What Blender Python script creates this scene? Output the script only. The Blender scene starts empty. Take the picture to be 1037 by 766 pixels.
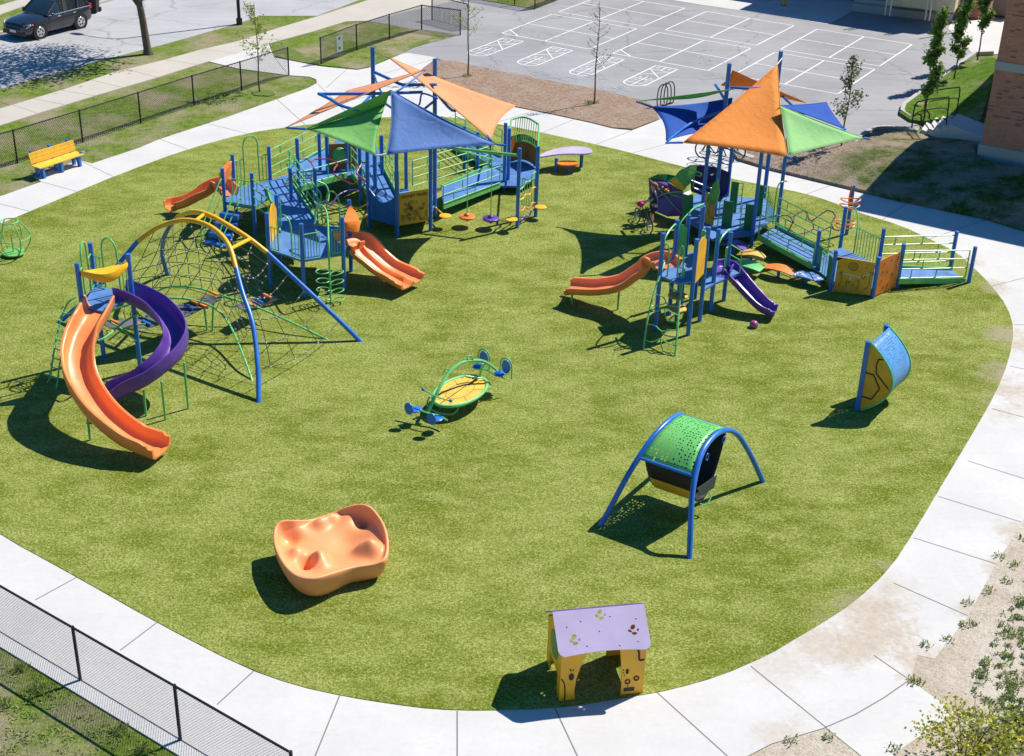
import bpy, bmesh, math, random
from mathutils import Vector, Matrix
from mathutils.geometry import tessellate_polygon
R = math.radians
rnd = random.Random(7)
sc = bpy.context.scene
C = sc.collection

# ------------------------------------------------------------------ camera, sky, sun, exposure
CAM_H = 17.07
PITCH, ROLL, FPX = R(27.8017), R(-1.7132), 1422.255
PX, PY = 518.5, 383.0
_c, _s = math.cos(PITCH), math.sin(PITCH)
_r = Vector((1, 0, 0)); _f = Vector((0, _c, -_s)); _d = _f.cross(_r)
_cr, _sr = math.cos(ROLL), math.sin(ROLL)
RIGHT = _r*_cr + _d*_sr
DOWN = -_r*_sr + _d*_cr
FWD = _f
cam = bpy.data.cameras.new('camera')
cam.sensor_fit = 'HORIZONTAL'; cam.sensor_width = 36
cam.lens = 36*FPX/1037.0
cam.clip_start = 0.5; cam.clip_end = 2000
camo = bpy.data.objects.new('camera', cam); C.objects.link(camo)
camo.matrix_world = Matrix(((RIGHT.x, -DOWN.x, -FWD.x, 0), (RIGHT.y, -DOWN.y, -FWD.y, 0),
                            (RIGHT.z, -DOWN.z, -FWD.z, CAM_H), (0, 0, 0, 1)))
sc.camera = camo

SUN_AZ, SUN_EL = R(35), R(51)          # direction towards the sun, from +X anticlockwise
sv = Vector((math.cos(SUN_EL)*math.cos(SUN_AZ), math.cos(SUN_EL)*math.sin(SUN_AZ), math.sin(SUN_EL)))
w = bpy.data.worlds.new('World'); sc.world = w; w.use_nodes = True
nt = w.node_tree
sky = nt.nodes.new('ShaderNodeTexSky'); sky.sky_type = 'NISHITA'; sky.sun_disc = False
sky.sun_elevation = SUN_EL; sky.sun_rotation = math.pi/2 - SUN_AZ
sky.air_density = 1.0; sky.dust_density = 0.4; sky.ozone_density = 2.0
hs = nt.nodes.new('ShaderNodeHueSaturation'); hs.inputs['Saturation'].default_value = 1.55
nt.links.new(sky.outputs[0], hs.inputs['Color']); nt.links.new(hs.outputs[0], nt.nodes['Background'].inputs[0])
nt.nodes['Background'].inputs[1].default_value = 0.078
sl = bpy.data.lights.new('sun', 'SUN'); sl.energy = 4.6; sl.angle = R(0.5); sl.color = (1.0, 0.95, 0.87)
so = bpy.data.objects.new('sun', sl); C.objects.link(so)
so.rotation_mode = 'QUATERNION'; so.rotation_quaternion = sv.to_track_quat('Z', 'Y')
sc.view_settings.view_transform = 'Standard'; sc.view_settings.look = 'None'
sc.view_settings.exposure = 0.46; sc.view_settings.gamma = 1.0
sc.render.engine = 'CYCLES'
sc.cycles.max_bounces = 6

# ------------------------------------------------------------------ survey: point of the place seen at x,y at height z
def ray(x, y):
    return RIGHT*((x-PX)/FPX) + DOWN*((y-PY)/FPX) + FWD
def G(x, y, z=0.0):
    d = ray(x, y); t = (z-CAM_H)/d.z
    return Vector((d.x*t, d.y*t, z))
def PL(x, y, A, B, T):                  # point on the plane through A, B, T
    n = (B-A).cross(T-A); o = Vector((0, 0, CAM_H)); d = ray(x, y)
    return o + d*(n.dot(A-o)/n.dot(d))
def Z(v, z): return Vector((v.x, v.y, z))
def lerp(a, b, t): return a + (b-a)*t

# ------------------------------------------------------------------ mesh builder
class MB:
    def __init__(s): s.v = []; s.f = []
    def quad(s, a, b, c, d):
        n = len(s.v); s.v += [a, b, c, d]; s.f.append((n, n+1, n+2, n+3))
    def tri(s, a, b, c):
        n = len(s.v); s.v += [a, b, c]; s.f.append((n, n+1, n+2))
    def box(s, c, sz, rz=0.0, M=None):
        n = len(s.v); hx, hy, hz = sz[0]/2, sz[1]/2, sz[2]/2
        m = M if M is not None else Matrix.Rotation(rz, 3, 'Z')
        for x in (-hx, hx):
            for y in (-hy, hy):
                for z in (-hz, hz):
                    s.v.append(Vector(c) + m @ Vector((x, y, z)))
        for q in ((0, 1, 3, 2), (4, 6, 7, 5), (0, 4, 5, 1), (2, 3, 7, 6), (0, 2, 6, 4), (1, 5, 7, 3)):
            s.f.append(tuple(n+i for i in q))
        return s
    def beam(s, a, b, w, h):
        a = Vector(a); b = Vector(b); t = (b-a); L = t.length; t = t/L
        up = Vector((0, 0, 1)) if abs(t.z) < .95 else Vector((0, 1, 0))
        r = t.cross(up).normalized(); u = r.cross(t)
        return s.box((a+b)/2, (L, w, h), M=Matrix((t, r, u)).transposed())
    def loft(s, rings, closed_ring=True, caps=True, loop=False):
        n = len(s.v); k = len(rings[0])
        for r in rings: s.v += r
        m = len(rings)
        for i in range(m if loop else m-1):
            a = n+i*k; b = n+((i+1) % m)*k
            for j in range(k if closed_ring else k-1):
                j2 = (j+1) % k
                s.f.append((a+j, a+j2, b+j2, b+j))
        if caps and closed_ring and not loop:
            s.f.append(tuple(n+j for j in reversed(range(k))))
            s.f.append(tuple(n+(m-1)*k+j for j in range(k)))
        return s
    def tube(s, pts, r, seg=8, loop=False):
        pts = [Vector(p) for p in pts]; m = len(pts)
        rs = r if isinstance(r, (list, tuple)) else [r]*m
        rings = []; pu = None
        for i in range(m):
            if loop: t = pts[(i+1) % m]-pts[i-1]
            else: t = pts[min(i+1, m-1)]-pts[max(i-1, 0)]
            t.normalize()
            if pu is None:
                pu = Vector((0, 0, 1)) if abs(t.z) < .9 else Vector((1, 0, 0))
            u = pu - t*pu.dot(t)
            if u.length < 1e-4: u = t.orthogonal()
            u.normalize(); pu = u; q = t.cross(u)
            rings.append([pts[i] + (u*math.cos(2*math.pi*j/seg)+q*math.sin(2*math.pi*j/seg))*rs[i] for j in range(seg)])
        return s.loft(rings, loop=loop)
    def post(s, b, h, r=.062, seg=12):
        b = Vector(b); P = [b, b+Vector((0, 0, h-.03)), b+Vector((0, 0, h-.008)), b+Vector((0, 0, h))]
        return s.tube([P[0], P[1]], r, seg).tube([P[1], P[2], P[3]], [r*1.07, r*1.02, r*.6], seg)
    def prism(s, poly, z0=None, z1=None, th=None):
        """poly: Vectors (own z = top) ; extruded down by th, or z0..z1"""
        if th is None: top = [Vector((p[0], p[1], z1)) for p in poly]; bot = [Vector((p[0], p[1], z0)) for p in poly]
        else: top = [Vector(p) for p in poly]; bot = [p-Vector((0, 0, th)) for p in top]
        n = len(s.v); k = len(poly); s.v += top+bot
        for t in tessellate_polygon([[Vector((p.x, p.y, 0)) for p in top]]):
            a, b, c = t
            nn = (top[b]-top[a]).cross(top[c]-top[a])
            if nn.z < 0: a, c = c, a
            s.f.append((n+a, n+b, n+c)); s.f.append((n+k+c, n+k+b, n+k+a))
        for i in range(k):
            j = (i+1) % k; s.f.append((n+i, n+k+i, n+k+j, n+j))
        return s
    def slab(s, poly3, nrm, th):         # planar polygon, thickness th along nrm (centred)
        k = len(poly3); n = len(s.v); nrm = Vector(nrm).normalized()
        s.v += [Vector(p)+nrm*th/2 for p in poly3]+[Vector(p)-nrm*th/2 for p in poly3]
        # local 2d
        o = Vector(poly3[0]); e = nrm.orthogonal().normalized(); g = nrm.cross(e)
        p2 = [Vector(((Vector(p)-o).dot(e), (Vector(p)-o).dot(g), 0)) for p in poly3]
        for a, b, c in tessellate_polygon([p2]):
            s.f.append((n+a, n+b, n+c)); s.f.append((n+k+c, n+k+b, n+k+a))
        for i in range(k):
            j = (i+1) % k; s.f.append((n+i, n+j, n+k+j, n+k+i))
        return s
    def sphere(s, c, r, nu=12, nv=8, sc3=(1, 1, 1)):
        rings = []; c = Vector(c)
        for i in range(nv+1):
            a = -math.pi/2+math.pi*(i+.02)/(nv+.04)
            rings.append([c+Vector((math.cos(a)*math.cos(2*math.pi*j/nu)*r*sc3[0], math.cos(a)*math.sin(2*math.pi*j/nu)*r*sc3[1], math.sin(a)*r*sc3[2])) for j in range(nu)])
        return s.loft(rings)
    def disc(s, c, r, th, seg=20, sq=1.0, rz=0):
        c = Vector(c); m = Matrix.Rotation(rz, 3, 'Z')
        prof = [(-th/2, .86), (-th*.25, 1.0), (th*.25, 1.0), (th/2, .86)]
        return s.loft([[c+m @ Vector((math.cos(2*math.pi*j/seg)*r*q, math.sin(2*math.pi*j/seg)*r*q*sq, z)) for j in range(seg)] for z, q in prof])
    def build(s, name, mat, parent=None, smooth=True, ang=40, mods=None):
        o0 = Vector((0, 0, 0))
        p = parent
        while p is not None:
            o0 = Vector(p['_o']) if '_o' in p else o0
            if p.parent is None: break
            p = p.parent
        me = bpy.data.meshes.new(name)
        me.from_pydata([tuple(Vector(v)-o0) for v in s.v], [], s.f)
        me.materials.append(mat)
        bm = bmesh.new(); bm.from_mesh(me)
        bmesh.ops.recalc_face_normals(bm, faces=bm.faces)
        bm.to_mesh(me); bm.free()
        if smooth:
            me.shade_smooth()
            try: me.set_sharp_from_angle(angle=R(ang))
            except Exception: pass
        o = bpy.data.objects.new(name, me); C.objects.link(o)
        if parent is not None: o.parent = parent
        return o

def spl(pts, n=6, closed=False):
    pts = [Vector(p) for p in pts]; out = []; m = len(pts)
    for i in range(m if closed else m-1):
        if closed: p0, p1, p2, p3 = pts[i-1], pts[i], pts[(i+1) % m], pts[(i+2) % m]
        else: p0, p1, p2, p3 = pts[max(i-1, 0)], pts[i], pts[i+1], pts[min(i+2, m-1)]
        for k in range(n):
            t = k/n
            out.append(.5*((2*p1)+(p2-p0)*t+(2*p0-5*p1+4*p2-p3)*t*t+(3*p1-p0-3*p2+p3)*t**3))
    if not closed: out.append(pts[-1])
    return out

def tag(o, label=None, cat=None, group=None, kind=None):
    if label: o['label'] = label
    if cat: o['category'] = cat
    if group: o['group'] = group
    if kind: o['kind'] = kind
    return o
def thing(name, loc, label, cat, group=None):
    o = bpy.data.objects.new(name, None); C.objects.link(o); o.location = loc
    o.empty_display_size = .2; o['_o'] = tuple(loc)
    return tag(o, label, cat, group)

# ------------------------------------------------------------------ materials
MATS = {}
def newmat(name):
    m = bpy.data.materials.new(name); m.use_nodes = True
    return m, m.node_tree, m.node_tree.nodes['Principled BSDF']
def N(t, typ, **k):
    n = t.nodes.new(typ)
    for a, b in k.items(): setattr(n, a, b)
    return n
def noise(t, scale, detail=4, rough=.55, vec=None, dist=0):
    n = N(t, 'ShaderNodeTexNoise'); n.inputs['Scale'].default_value = scale
    n.inputs['Detail'].default_value = detail; n.inputs['Roughness'].default_value = rough
    n.inputs['Distortion'].default_value = dist
    if vec is not None: t.links.new(vec, n.inputs['Vector'])
    return n
def pos(t): return N(t, 'ShaderNodeNewGeometry').outputs['Position']
def ramp(t, fac, stops):
    r = N(t, 'ShaderNodeValToRGB'); e = r.color_ramp.elements
    while len(e) < len(stops): e.new(.5)
    for q, (p, c) in zip(e, stops):
        q.position = p; q.color = (c, c, c, 1) if not isinstance(c, (tuple, list)) else (*c, 1)
    t.links.new(fac, r.inputs[0]); return r.outputs[0]
def mixc(t, fac, a, b, mode='MIX'):
    m = N(t, 'ShaderNodeMix', data_type='RGBA', blend_type=mode)
    if isinstance(fac, (int, float)): m.inputs[0].default_value = fac
    else: t.links.new(fac, m.inputs[0])
    for sck, q in ((m.inputs[6], a), (m.inputs[7], b)):
        if isinstance(q, (tuple, list)): sck.default_value = (*q, 1)
        else: t.links.new(q, sck)
    return m.outputs[2]
def bump(t, bs, h, st=.3, d=.02):
    b = N(t, 'ShaderNodeBump'); b.inputs['Strength'].default_value = st; b.inputs['Distance'].default_value = d
    t.links.new(h, b.inputs['Height']); t.links.new(b.outputs[0], bs.inputs['Normal'])
def mul(c, k): return tuple(min(1, x*k) for x in c)
def paint(name, col, rough=.4, var=.14, scale=3.0, bmp=.0, metal=0, coat=0.0):
    """painted metal / moulded plastic: slight fading, scuffs and dust"""
    m, t, b = newmat(name); p = pos(t)
    n1 = noise(t, scale, 5, .6, p); n2 = noise(t, scale*14, 3, .6, p)
    c = mixc(t, ramp(t, n1.outputs[0], [(.3, 0.0), (.7, 1.0)]), mul(col, 1-var), mul(col, 1+var))
    dust = ramp(t, n2.outputs[0], [(.62, 0.0), (.8, .18)])
    c = mixc(t, dust, c, tuple(x*.5+.2 for x in col))
    t.links.new(c, b.inputs['Base Color'])
    t.links.new(ramp(t, n1.outputs[0], [(.3, rough*.8), (.75, min(1, rough*1.3))]), b.inputs['Roughness'])
    b.inputs['Metallic'].default_value = metal
    b.inputs['Coat Weight'].default_value = coat
    if bmp: bump(t, b, n2.outputs[0], bmp, .005)
    return m
BLUE = paint('blue_powder_coat', (.024, .165, .56), .32)
DECK = paint('blue_deck_vinyl', (.085, .20, .46), .55, .2, 2)
STEEL = paint('galvanised', (.5, .5, .5), .45, metal=.6)
GREEN = paint('green_powder_coat', (.16, .53, .17), .35)
DGREEN = paint('dark_green_plastic', (.015, .20, .06), .4)
LGREEN = paint('lime_plastic', (.16, .46, .10), .45)
YELLOW = paint('yellow_plastic', (.90, .46, .015), .38)
ORANGE = paint('orange_slide_plastic', (.90, .27, .075), .36, .08, 1.5, coat=.25)
OPIPE = paint('orange_powder_coat', (.85, .22, .03), .38)
BROWNO = paint('brown_orange_plastic', (.45, .15, .03), .45)
MUST = paint('mustard_plastic', (.68, .36, .03), .5)
PURPLE = paint('purple_plastic', (.12, .05, .32), .32, .1)
DPURP = paint('dark_purple_plastic', (.035, .022, .12), .45)
LILAC = paint('lilac_plastic', (.50, .42, .61), .5, .06, 1.5)
MAROON = paint('maroon_powder_coat', (.28, .05, .06), .4)
BLACK = paint('black_rubber', (.012, .012, .014), .7)
BLACKM = paint('black_vinyl_coat', (.015, .015, .022), .45)
ROPE = paint('rope', (.05, .048, .05), .9, .2, 20)
JOINT = paint('rope_joint', (.62, .62, .66), .45)
WHITE = paint('white_plastic', (.7, .7, .7), .5)
TAN = paint('tan_plastic', (.62, .40, .07), .5)
ROCK = paint('coral_moulded_plastic', (.92, .34, .13), .45, .07, 1.2, .05)
GREYP = paint('grey_rubber_belt', (.10, .105, .115), .8, .2)
INK = paint('dark_engraving', (.03, .02, .015), .7)
BENCHY = paint('yellow_recycled_board', (.88, .52, .05), .6, .12, 6)

def fabric(name, col, tr=.22):
    m, t, b = newmat(name); p = pos(t)
    n1 = noise(t, .9, 4, .6, p); n2 = noise(t, 60, 2, .5, p)
    c = mixc(t, ramp(t, n1.outputs[0], [(.3, 0.0), (.7, 1.0)]), mul(col, .9), mul(col, 1.08))
    c = mixc(t, ramp(t, n2.outputs[0], [(.35, 0.0), (.65, .35)]), c, mul(col, .8))
    dd = N(t, 'ShaderNodeVectorMath', operation='DOT_PRODUCT'); t.links.new(p, dd.inputs[0]); dd.inputs[1].default_value = (.75, .45, .1)
    fr = N(t, 'ShaderNodeMath', operation='FRACT'); t.links.new(dd.outputs['Value'], fr.inputs[0])
    c = mixc(t, ramp(t, fr.outputs[0], [(.0, .32), (.035, 0.0)]), c, mul(col, .55))
    t.links.new(c, b.inputs['Base Color']); b.inputs['Roughness'].default_value = .85
    wr_ = noise(t, 2.2, 3, .5, p, 1.2); bump(t, b, wr_.outputs[0], .35, .08)
    tl = N(t, 'ShaderNodeBsdfTranslucent'); t.links.new(c, tl.inputs[0])
    mx = N(t, 'ShaderNodeMixShader'); mx.inputs[0].default_value = tr
    t.links.new(b.outputs[0], mx.inputs[1]); t.links.new(tl.outputs[0], mx.inputs[2])
    t.links.new(mx.outputs[0], t.nodes['Material Output'].inputs[0])
    return m
SAIL_PEACH = fabric('faded_orange_sail', (.92, .40, .18)); SAIL_G = fabric('green_sail', (.24, .58, .15))
SAIL_B = fabric('faded_blue_sail', (.15, .28, .62)); SAIL_O = fabric('orange_sail', (1.0, .34, .055))
SAIL_DB = fabric('royal_blue_sail', (.015, .10, .48)); SAIL_LG = fabric('pale_green_sail', (.36, .68, .26))

def perforated(name, col, cell=.085, rad=.3, thick=False):
    m, t, b = newmat(name); tc = N(t, 'ShaderNodeUVMap')
    v = N(t, 'ShaderNodeTexVoronoi'); v.feature = 'F1'; v.inputs['Scale'].default_value = 1/cell
    v.inputs['Randomness'].default_value = .35
    t.links.new(tc.outputs[0], v.inputs['Vector'])
    hole = ramp(t, v.outputs['Distance'], [(rad, 0.0), (rad+.02, 1.0)])
    n2 = noise(t, 2.2, 2, .5, tc.outputs[0])
    area = ramp(t, n2.outputs[0], [(.30, 0.0), (.34, 1.0)])
    mm = N(t, 'ShaderNodeMath', operation='MAXIMUM'); t.links.new(hole, mm.inputs[0])
    inv = N(t, 'ShaderNodeMath', operation='SUBTRACT'); inv.inputs[0].default_value = 1; t.links.new(area, inv.inputs[1])
    t.links.new(inv.outputs[0], mm.inputs[1])
    b.inputs['Base Color'].default_value = (*col, 1); b.inputs['Roughness'].default_value = .4
    t.links.new(mm.outputs[0], b.inputs['Alpha'])
    return m

def stains(t, c, spots, col):
    """dust blown and trodden over a surface: soft, grainy patches round each spot (x, y, z), radius, strength"""
    p = pos(t); n1 = noise(t, .9, 6, .7, p, .5); n2 = noise(t, 7, 6, .8, p)
    m1 = N(t, 'ShaderNodeMath', operation='MULTIPLY_ADD'); t.links.new(n1.outputs[0], m1.inputs[0]); m1.inputs[1].default_value = 3.0; m1.inputs[2].default_value = -1.5-.9
    m2 = N(t, 'ShaderNodeMath', operation='MULTIPLY_ADD'); t.links.new(n2.outputs[0], m2.inputs[0]); m2.inputs[1].default_value = 1.8; t.links.new(m1.outputs[0], m2.inputs[2])
    for (q, r, st) in spots:
        d = N(t, 'ShaderNodeVectorMath', operation='DISTANCE'); t.links.new(p, d.inputs[0]); d.inputs[1].default_value = q
        a = N(t, 'ShaderNodeMath', operation='MULTIPLY_ADD'); t.links.new(d.outputs['Value'], a.inputs[0]); a.inputs[1].default_value = 1/r; t.links.new(m2.outputs[0], a.inputs[2])
        c = mixc(t, ramp(t, a.outputs[0], [(.25, st), (1.0, 0.0)]), c, col)
    return c
# turf
def turf_mat():
    m, t, b = newmat('artificial_turf'); p = pos(t)
    big = noise(t, .30, 3, .5, p, .4); mp = N(t, 'ShaderNodeMapping'); mp.inputs['Rotation'].default_value = (0, 0, R(-38))
    mp.inputs['Scale'].default_value = (1, 1.9, 1); t.links.new(p, mp.inputs[0])
    st = noise(t, .95, 4, .6, mp.outputs[0]); fine = noise(t, 19, 4, .85, p); mid = noise(t, 5, 3, .6, mp.outputs[0]); vf = noise(t, 34, 2, .6, p)
    c = mixc(t, ramp(t, big.outputs[0], [(.40, 0.0), (.60, 1.0)]), (.165, .215, .018), (.31, .365, .085))
    c = mixc(t, ramp(t, st.outputs[0], [(.42, 0.0), (.66, .75)]), c, (.45, .48, .16))
    c = mixc(t, ramp(t, st.outputs[0], [(.30, .6), (.46, 0.0)]), c, (.13, .168, .008))
    c = mixc(t, ramp(t, mid.outputs[0], [(.3, .35), (.6, 0.0)]), c, (.13, .18, .018))
    c = mixc(t, ramp(t, fine.outputs[0], [(.38, .85), (.50, 0.0)]), c, (.115, .135, .008))
    c = mixc(t, ramp(t, fine.outputs[0], [(.51, 0.0), (.64, .7)]), c, (.60, .60, .24))
    c = mixc(t, ramp(t, vf.outputs[0], [(.40, .5), (.52, 0.0)]), c, (.11, .15, .02))
    hs_ = N(t, 'ShaderNodeHueSaturation'); hs_.inputs['Value'].default_value = .93; hs_.inputs['Saturation'].default_value = 1.07; t.links.new(c, hs_.inputs['Color']); c = hs_.outputs[0]
    c = stains(t, c, [(tuple(G(x, y)), r, s) for x, y, r, s in ((1026, 345, .9, .85), (1020, 382, .8, .8), (1008, 408, .6, .5), (985, 273, .5, .6), (1003, 293, .5, .6), (866, 612, .6, .5), (840, 630, .5, .4), (903, 577, .4, .4))], (.40, .33, .22))
    t.links.new(c, b.inputs['Base Color']); b.inputs['Roughness'].default_value = .8
    b.inputs['Specular IOR Level'].default_value = .15
    bump(t, b, fine.outputs[0], .9, .04)
    return m
TURF = turf_mat()
def lawn_mat(name, g1, g2, soil, amt=.5, sc_=1.0):
    m, t, b = newmat(name); p = pos(t)
    big = noise(t, .45*sc_, 5, .65, p); fine = noise(t, 14, 5, .75, p); mid = noise(t, 3.2, 4, .65, p)
    c = mixc(t, ramp(t, mid.outputs[0], [(.35, 0.0), (.65, 1.0)]), g1, g2)
    c = mixc(t, ramp(t, fine.outputs[0], [(.3, .7), (.52, 0.0)]), c, mul(g1, .45))
    c = mixc(t, ramp(t, fine.outputs[0], [(.55, 0.0), (.78, .5)]), c, mul(g2, 1.7))
    ad = N(t, 'ShaderNodeMath', operation='ADD'); t.links.new(big.outputs[0], ad.inputs[0])
    ml = N(t, 'ShaderNodeMath', operation='MULTIPLY'); t.links.new(fine.outputs[0], ml.inputs[0]); ml.inputs[1].default_value = .3
    t.links.new(ml.outputs[0], ad.inputs[1])
    th = 1.05-amt*.45
    c = mixc(t, ramp(t, ad.outputs[0], [(th-.3, 0.0), (th-.12, 1.0)]), c, mixc(t, fine.outputs[0], mul(soil, .8), mul(soil, 1.2)))
    t.links.new(c, b.inputs['Base Color']); b.inputs['Roughness'].default_value = .9
    b.inputs['Specular IOR Level'].default_value = .1
    bump(t, b, fine.outputs[0], 1.0, .07)
    return m
LAWN = lawn_mat('mown_lawn', (.10, .17, .018), (.23, .30, .05), (.34, .29, .18), .35)
LAWN2 = lawn_mat('lush_lawn', (.075, .16, .012), (.17, .28, .03), (.34, .29, .18), .15)
PATCHY = lawn_mat('patchy_lawn', (.05, .10, .012), (.11, .17, .03), (.30, .24, .17), .5, 1.6)
def dirt_mat():
    m, t, b = newmat('sandy_dirt'); p = pos(t); n1 = noise(t, .8, 5, .6, p); n2 = noise(t, 7, 6, .75, p); n3 = noise(t, 30, 3, .7, p)
    c = mixc(t, ramp(t, n1.outputs[0], [(.35, 0.0), (.65, 1.0)]), (.44, .36, .27), (.58, .52, .43))
    c = mixc(t, ramp(t, n2.outputs[0], [(.36, .6), (.5, 0.0)]), c, (.30, .24, .17)); c = mixc(t, ramp(t, n3.outputs[0], [(.36, .6), (.48, 0.0)]), c, (.22, .17, .12))
    c = mixc(t, ramp(t, n3.outputs[0], [(.56, 0.0), (.7, .5)]), c, (.70, .65, .56))
    t.links.new(c, b.inputs['Base Color']); b.inputs['Roughness'].default_value = .95; bump(t, b, n2.outputs[0], .7, .05); return m
DIRT = dirt_mat()

def concrete_mat(name, col, spots=()):
    m, t, b = newmat(name); p = pos(t)
    n1 = noise(t, .5, 6, .65, p); n2 = noise(t, 9, 5, .7, p); n3 = noise(t, 70, 2, .5, p)
    c = mixc(t, ramp(t, n1.outputs[0], [(.3, 0.0), (.7, 1.0)]), mul(col, .90), mul(col, 1.05))
    c = mixc(t, ramp(t, n2.outputs[0], [(.35, .22), (.55, 0.0)]), c, mul(col, .78))
    c = mixc(t, ramp(t, n3.outputs[0], [(.4, .12), (.6, 0.0)]), c, mul(col, .7))
    mp = N(t, 'ShaderNodeMapping'); mp.inputs['Scale'].default_value = (.6, 3, 1); mp.inputs['Rotation'].default_value = (0, 0, R(58)); t.links.new(p, mp.inputs[0])
    n4 = noise(t, 1.3, 6, .75, mp.outputs[0])
    c = mixc(t, ramp(t, n4.outputs[0], [(.55, 0.0), (.72, .30)]), c, (.46, .42, .36))
    c = stains(t, c, spots, mixc(t, n2.outputs[0], (.30, .23, .16), (.62, .54, .44)))
    t.links.new(c, b.inputs['Base Color']); b.inputs['Roughness'].default_value = .85
    bump(t, b, n2.outputs[0], .15, .01)
    return m
sp = [(tuple(G(x, y)), r, s) for x, y, r, s in ((868, 640, 1.3, .75), (884, 622, 1.1, .8), (845, 655, 1.1, .6), (905, 600, .9, .5), (795, 678, .9, .4), (938, 672, .8, .9), (984, 622, .5, .8), (1008, 575, .45, .8), (1032, 540, .6, .8), (1030, 350, 1.0, .95), (1030, 395, .9, .9), (1020, 420, .7, .6), (1003, 292, .7, .8), (983, 268, .5, .6), (800, 757, .8, .6))]
CONC = concrete_mat('pale_concrete', (.60, .585, .56), sp)
CONC2 = concrete_mat('old_concrete', (.52, .475, .41))
CURB = concrete_mat('curb_concrete', (.46, .45, .42))
def asphalt_mat(name, col, tracks=True):
    m, t, b = newmat(name); p = pos(t)
    n1 = noise(t, .22, 5, .6, p); n2 = noise(t, 25, 4, .7, p)
    mp = N(t, 'ShaderNodeMapping'); mp.inputs['Scale'].default_value = (.5, 4, 1); mp.inputs['Rotation'].default_value = (0, 0, R(32)); t.links.new(p, mp.inputs[0])
    n3 = noise(t, .5, 5, .7, mp.outputs[0])
    c = mixc(t, ramp(t, n1.outputs[0], [(.35, 0.0), (.65, 1.0)]), mul(col, .86), mul(col, 1.12))
    c = mixc(t, ramp(t, n3.outputs[0], [(.5, 0.0), (.75, .45)]), c, mul(col, 1.3))
    c = mixc(t, ramp(t, n3.outputs[0], [(.3, .4), (.45, 0.0)]), c, mul(col, .75))
    c = mixc(t, ramp(t, n2.outputs[0], [(.38, .4), (.55, 0.0)]), c, mul(col, .7))
    nd = noise(t, .8, 4, .6, p); av = N(t, 'ShaderNodeVectorMath', operation='MULTIPLY_ADD'); t.links.new(nd.outputs['Color'], av.inputs[0]); av.inputs[1].default_value = (1.6, 1.6, 0); t.links.new(p, av.inputs[2])
    vo = N(t, 'ShaderNodeTexVoronoi'); vo.feature = 'DISTANCE_TO_EDGE'; vo.inputs['Scale'].default_value = .16; t.links.new(av.outputs[0], vo.inputs['Vector'])
    c = mixc(t, ramp(t, vo.outputs['Distance'], [(.003, .55), (.009, 0.0)]), c, mul(col, .45))
    t.links.new(c, b.inputs['Base Color']); b.inputs['Roughness'].default_value = .85
    bump(t, b, n2.outputs[0], .3, .01)
    return m
ASPH = asphalt_mat('playground_asphalt', (.31, .305, .31)); ROAD = asphalt_mat('weathered_road', (.42, .415, .42))
def mulch_mat():
    m, t, b = newmat('wood_mulch'); p = pos(t)
    v = N(t, 'ShaderNodeTexVoronoi'); v.inputs['Scale'].default_value = 9; mp = N(t, 'ShaderNodeMapping')
    mp.inputs['Scale'].default_value = (1, 2.2, 1); mp.inputs['Rotation'].default_value = (0, 0, R(40)); t.links.new(p, mp.inputs[0]); t.links.new(mp.outputs[0], v.inputs['Vector'])
    n1 = noise(t, .9, 4, .6, p); n2 = noise(t, 22, 4, .7, p)
    c = mixc(t, v.outputs['Color'], (.24, .14, .09), (.50, .36, .26))
    c = mixc(t, ramp(t, n2.outputs[0], [(.35, .8), (.5, 0.0)]), c, (.07, .045, .03))
    c = mixc(t, ramp(t, n1.outputs[0], [(.45, 0.0), (.7, .55)]), c, (.40, .33, .25))
    t.links.new(c, b.inputs['Base Color']); b.inputs['Roughness'].default_value = .95
    bump(t, b, n2.outputs[0], 1.0, .06)
    return m
MULCH = mulch_mat()
BD = Vector((.859, -.512, 0))          # the court's and school's own directions
AD = Vector((.512, .859, 0))
def brick_mat():
    m, t, b = newmat('red_brick'); p = pos(t)
    d1 = N(t, 'ShaderNodeVectorMath', operation='DOT_PRODUCT'); t.links.new(p, d1.inputs[0]); d1.inputs[1].default_value = BD+AD
    sx = N(t, 'ShaderNodeSeparateXYZ'); t.links.new(p, sx.inputs[0])
    cb = N(t, 'ShaderNodeCombineXYZ'); t.links.new(d1.outputs['Value'], cb.inputs[0]); t.links.new(sx.outputs[2], cb.inputs[1])
    br = N(t, 'ShaderNodeTexBrick'); t.links.new(cb.outputs[0], br.inputs['Vector']); br.inputs['Scale'].default_value = 1
    br.inputs['Brick Width'].default_value = .21; br.inputs['Row Height'].default_value = .068; br.inputs['Mortar Size'].default_value = .007; br.offset = 0.0
    br.inputs['Color1'].default_value = (.52, .18, .105, 1); br.inputs['Color2'].default_value = (.60, .24, .145, 1); br.inputs['Mortar'].default_value = (.42, .30, .22, 1)
    br.inputs['Bias'].default_value = 0
    n1 = noise(t, 1.3, 4, .6, p)
    # scattered dark header bricks
    wn = N(t, 'ShaderNodeTexWhiteNoise'); sn = N(t, 'ShaderNodeVectorMath', operation='SNAP'); t.links.new(cb.outputs[0], sn.inputs[0]); sn.inputs[1].default_value = (.21, .068, 1)
    t.links.new(sn.outputs[0], wn.inputs['Vector'])
    c = mixc(t, ramp(t, wn.outputs['Value'], [(.95, 0.0), (.955, .6)]), br.outputs['Color'], (.09, .075, .08))
    c = mixc(t, ramp(t, n1.outputs[0], [(.35, .25), (.6, 0.0)]), c, (.25, .12, .08))
    t.links.new(c, b.inputs['Base Color']); b.inputs['Roughness'].default_value = .9
    return m
BRICK = brick_mat()
CREAM = paint('cream_painted_panel', (.62, .55, .36), .5); GLASS = paint('dark_glass', (.03, .05, .06), .08, coat=.5)
PAINTW = None
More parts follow.
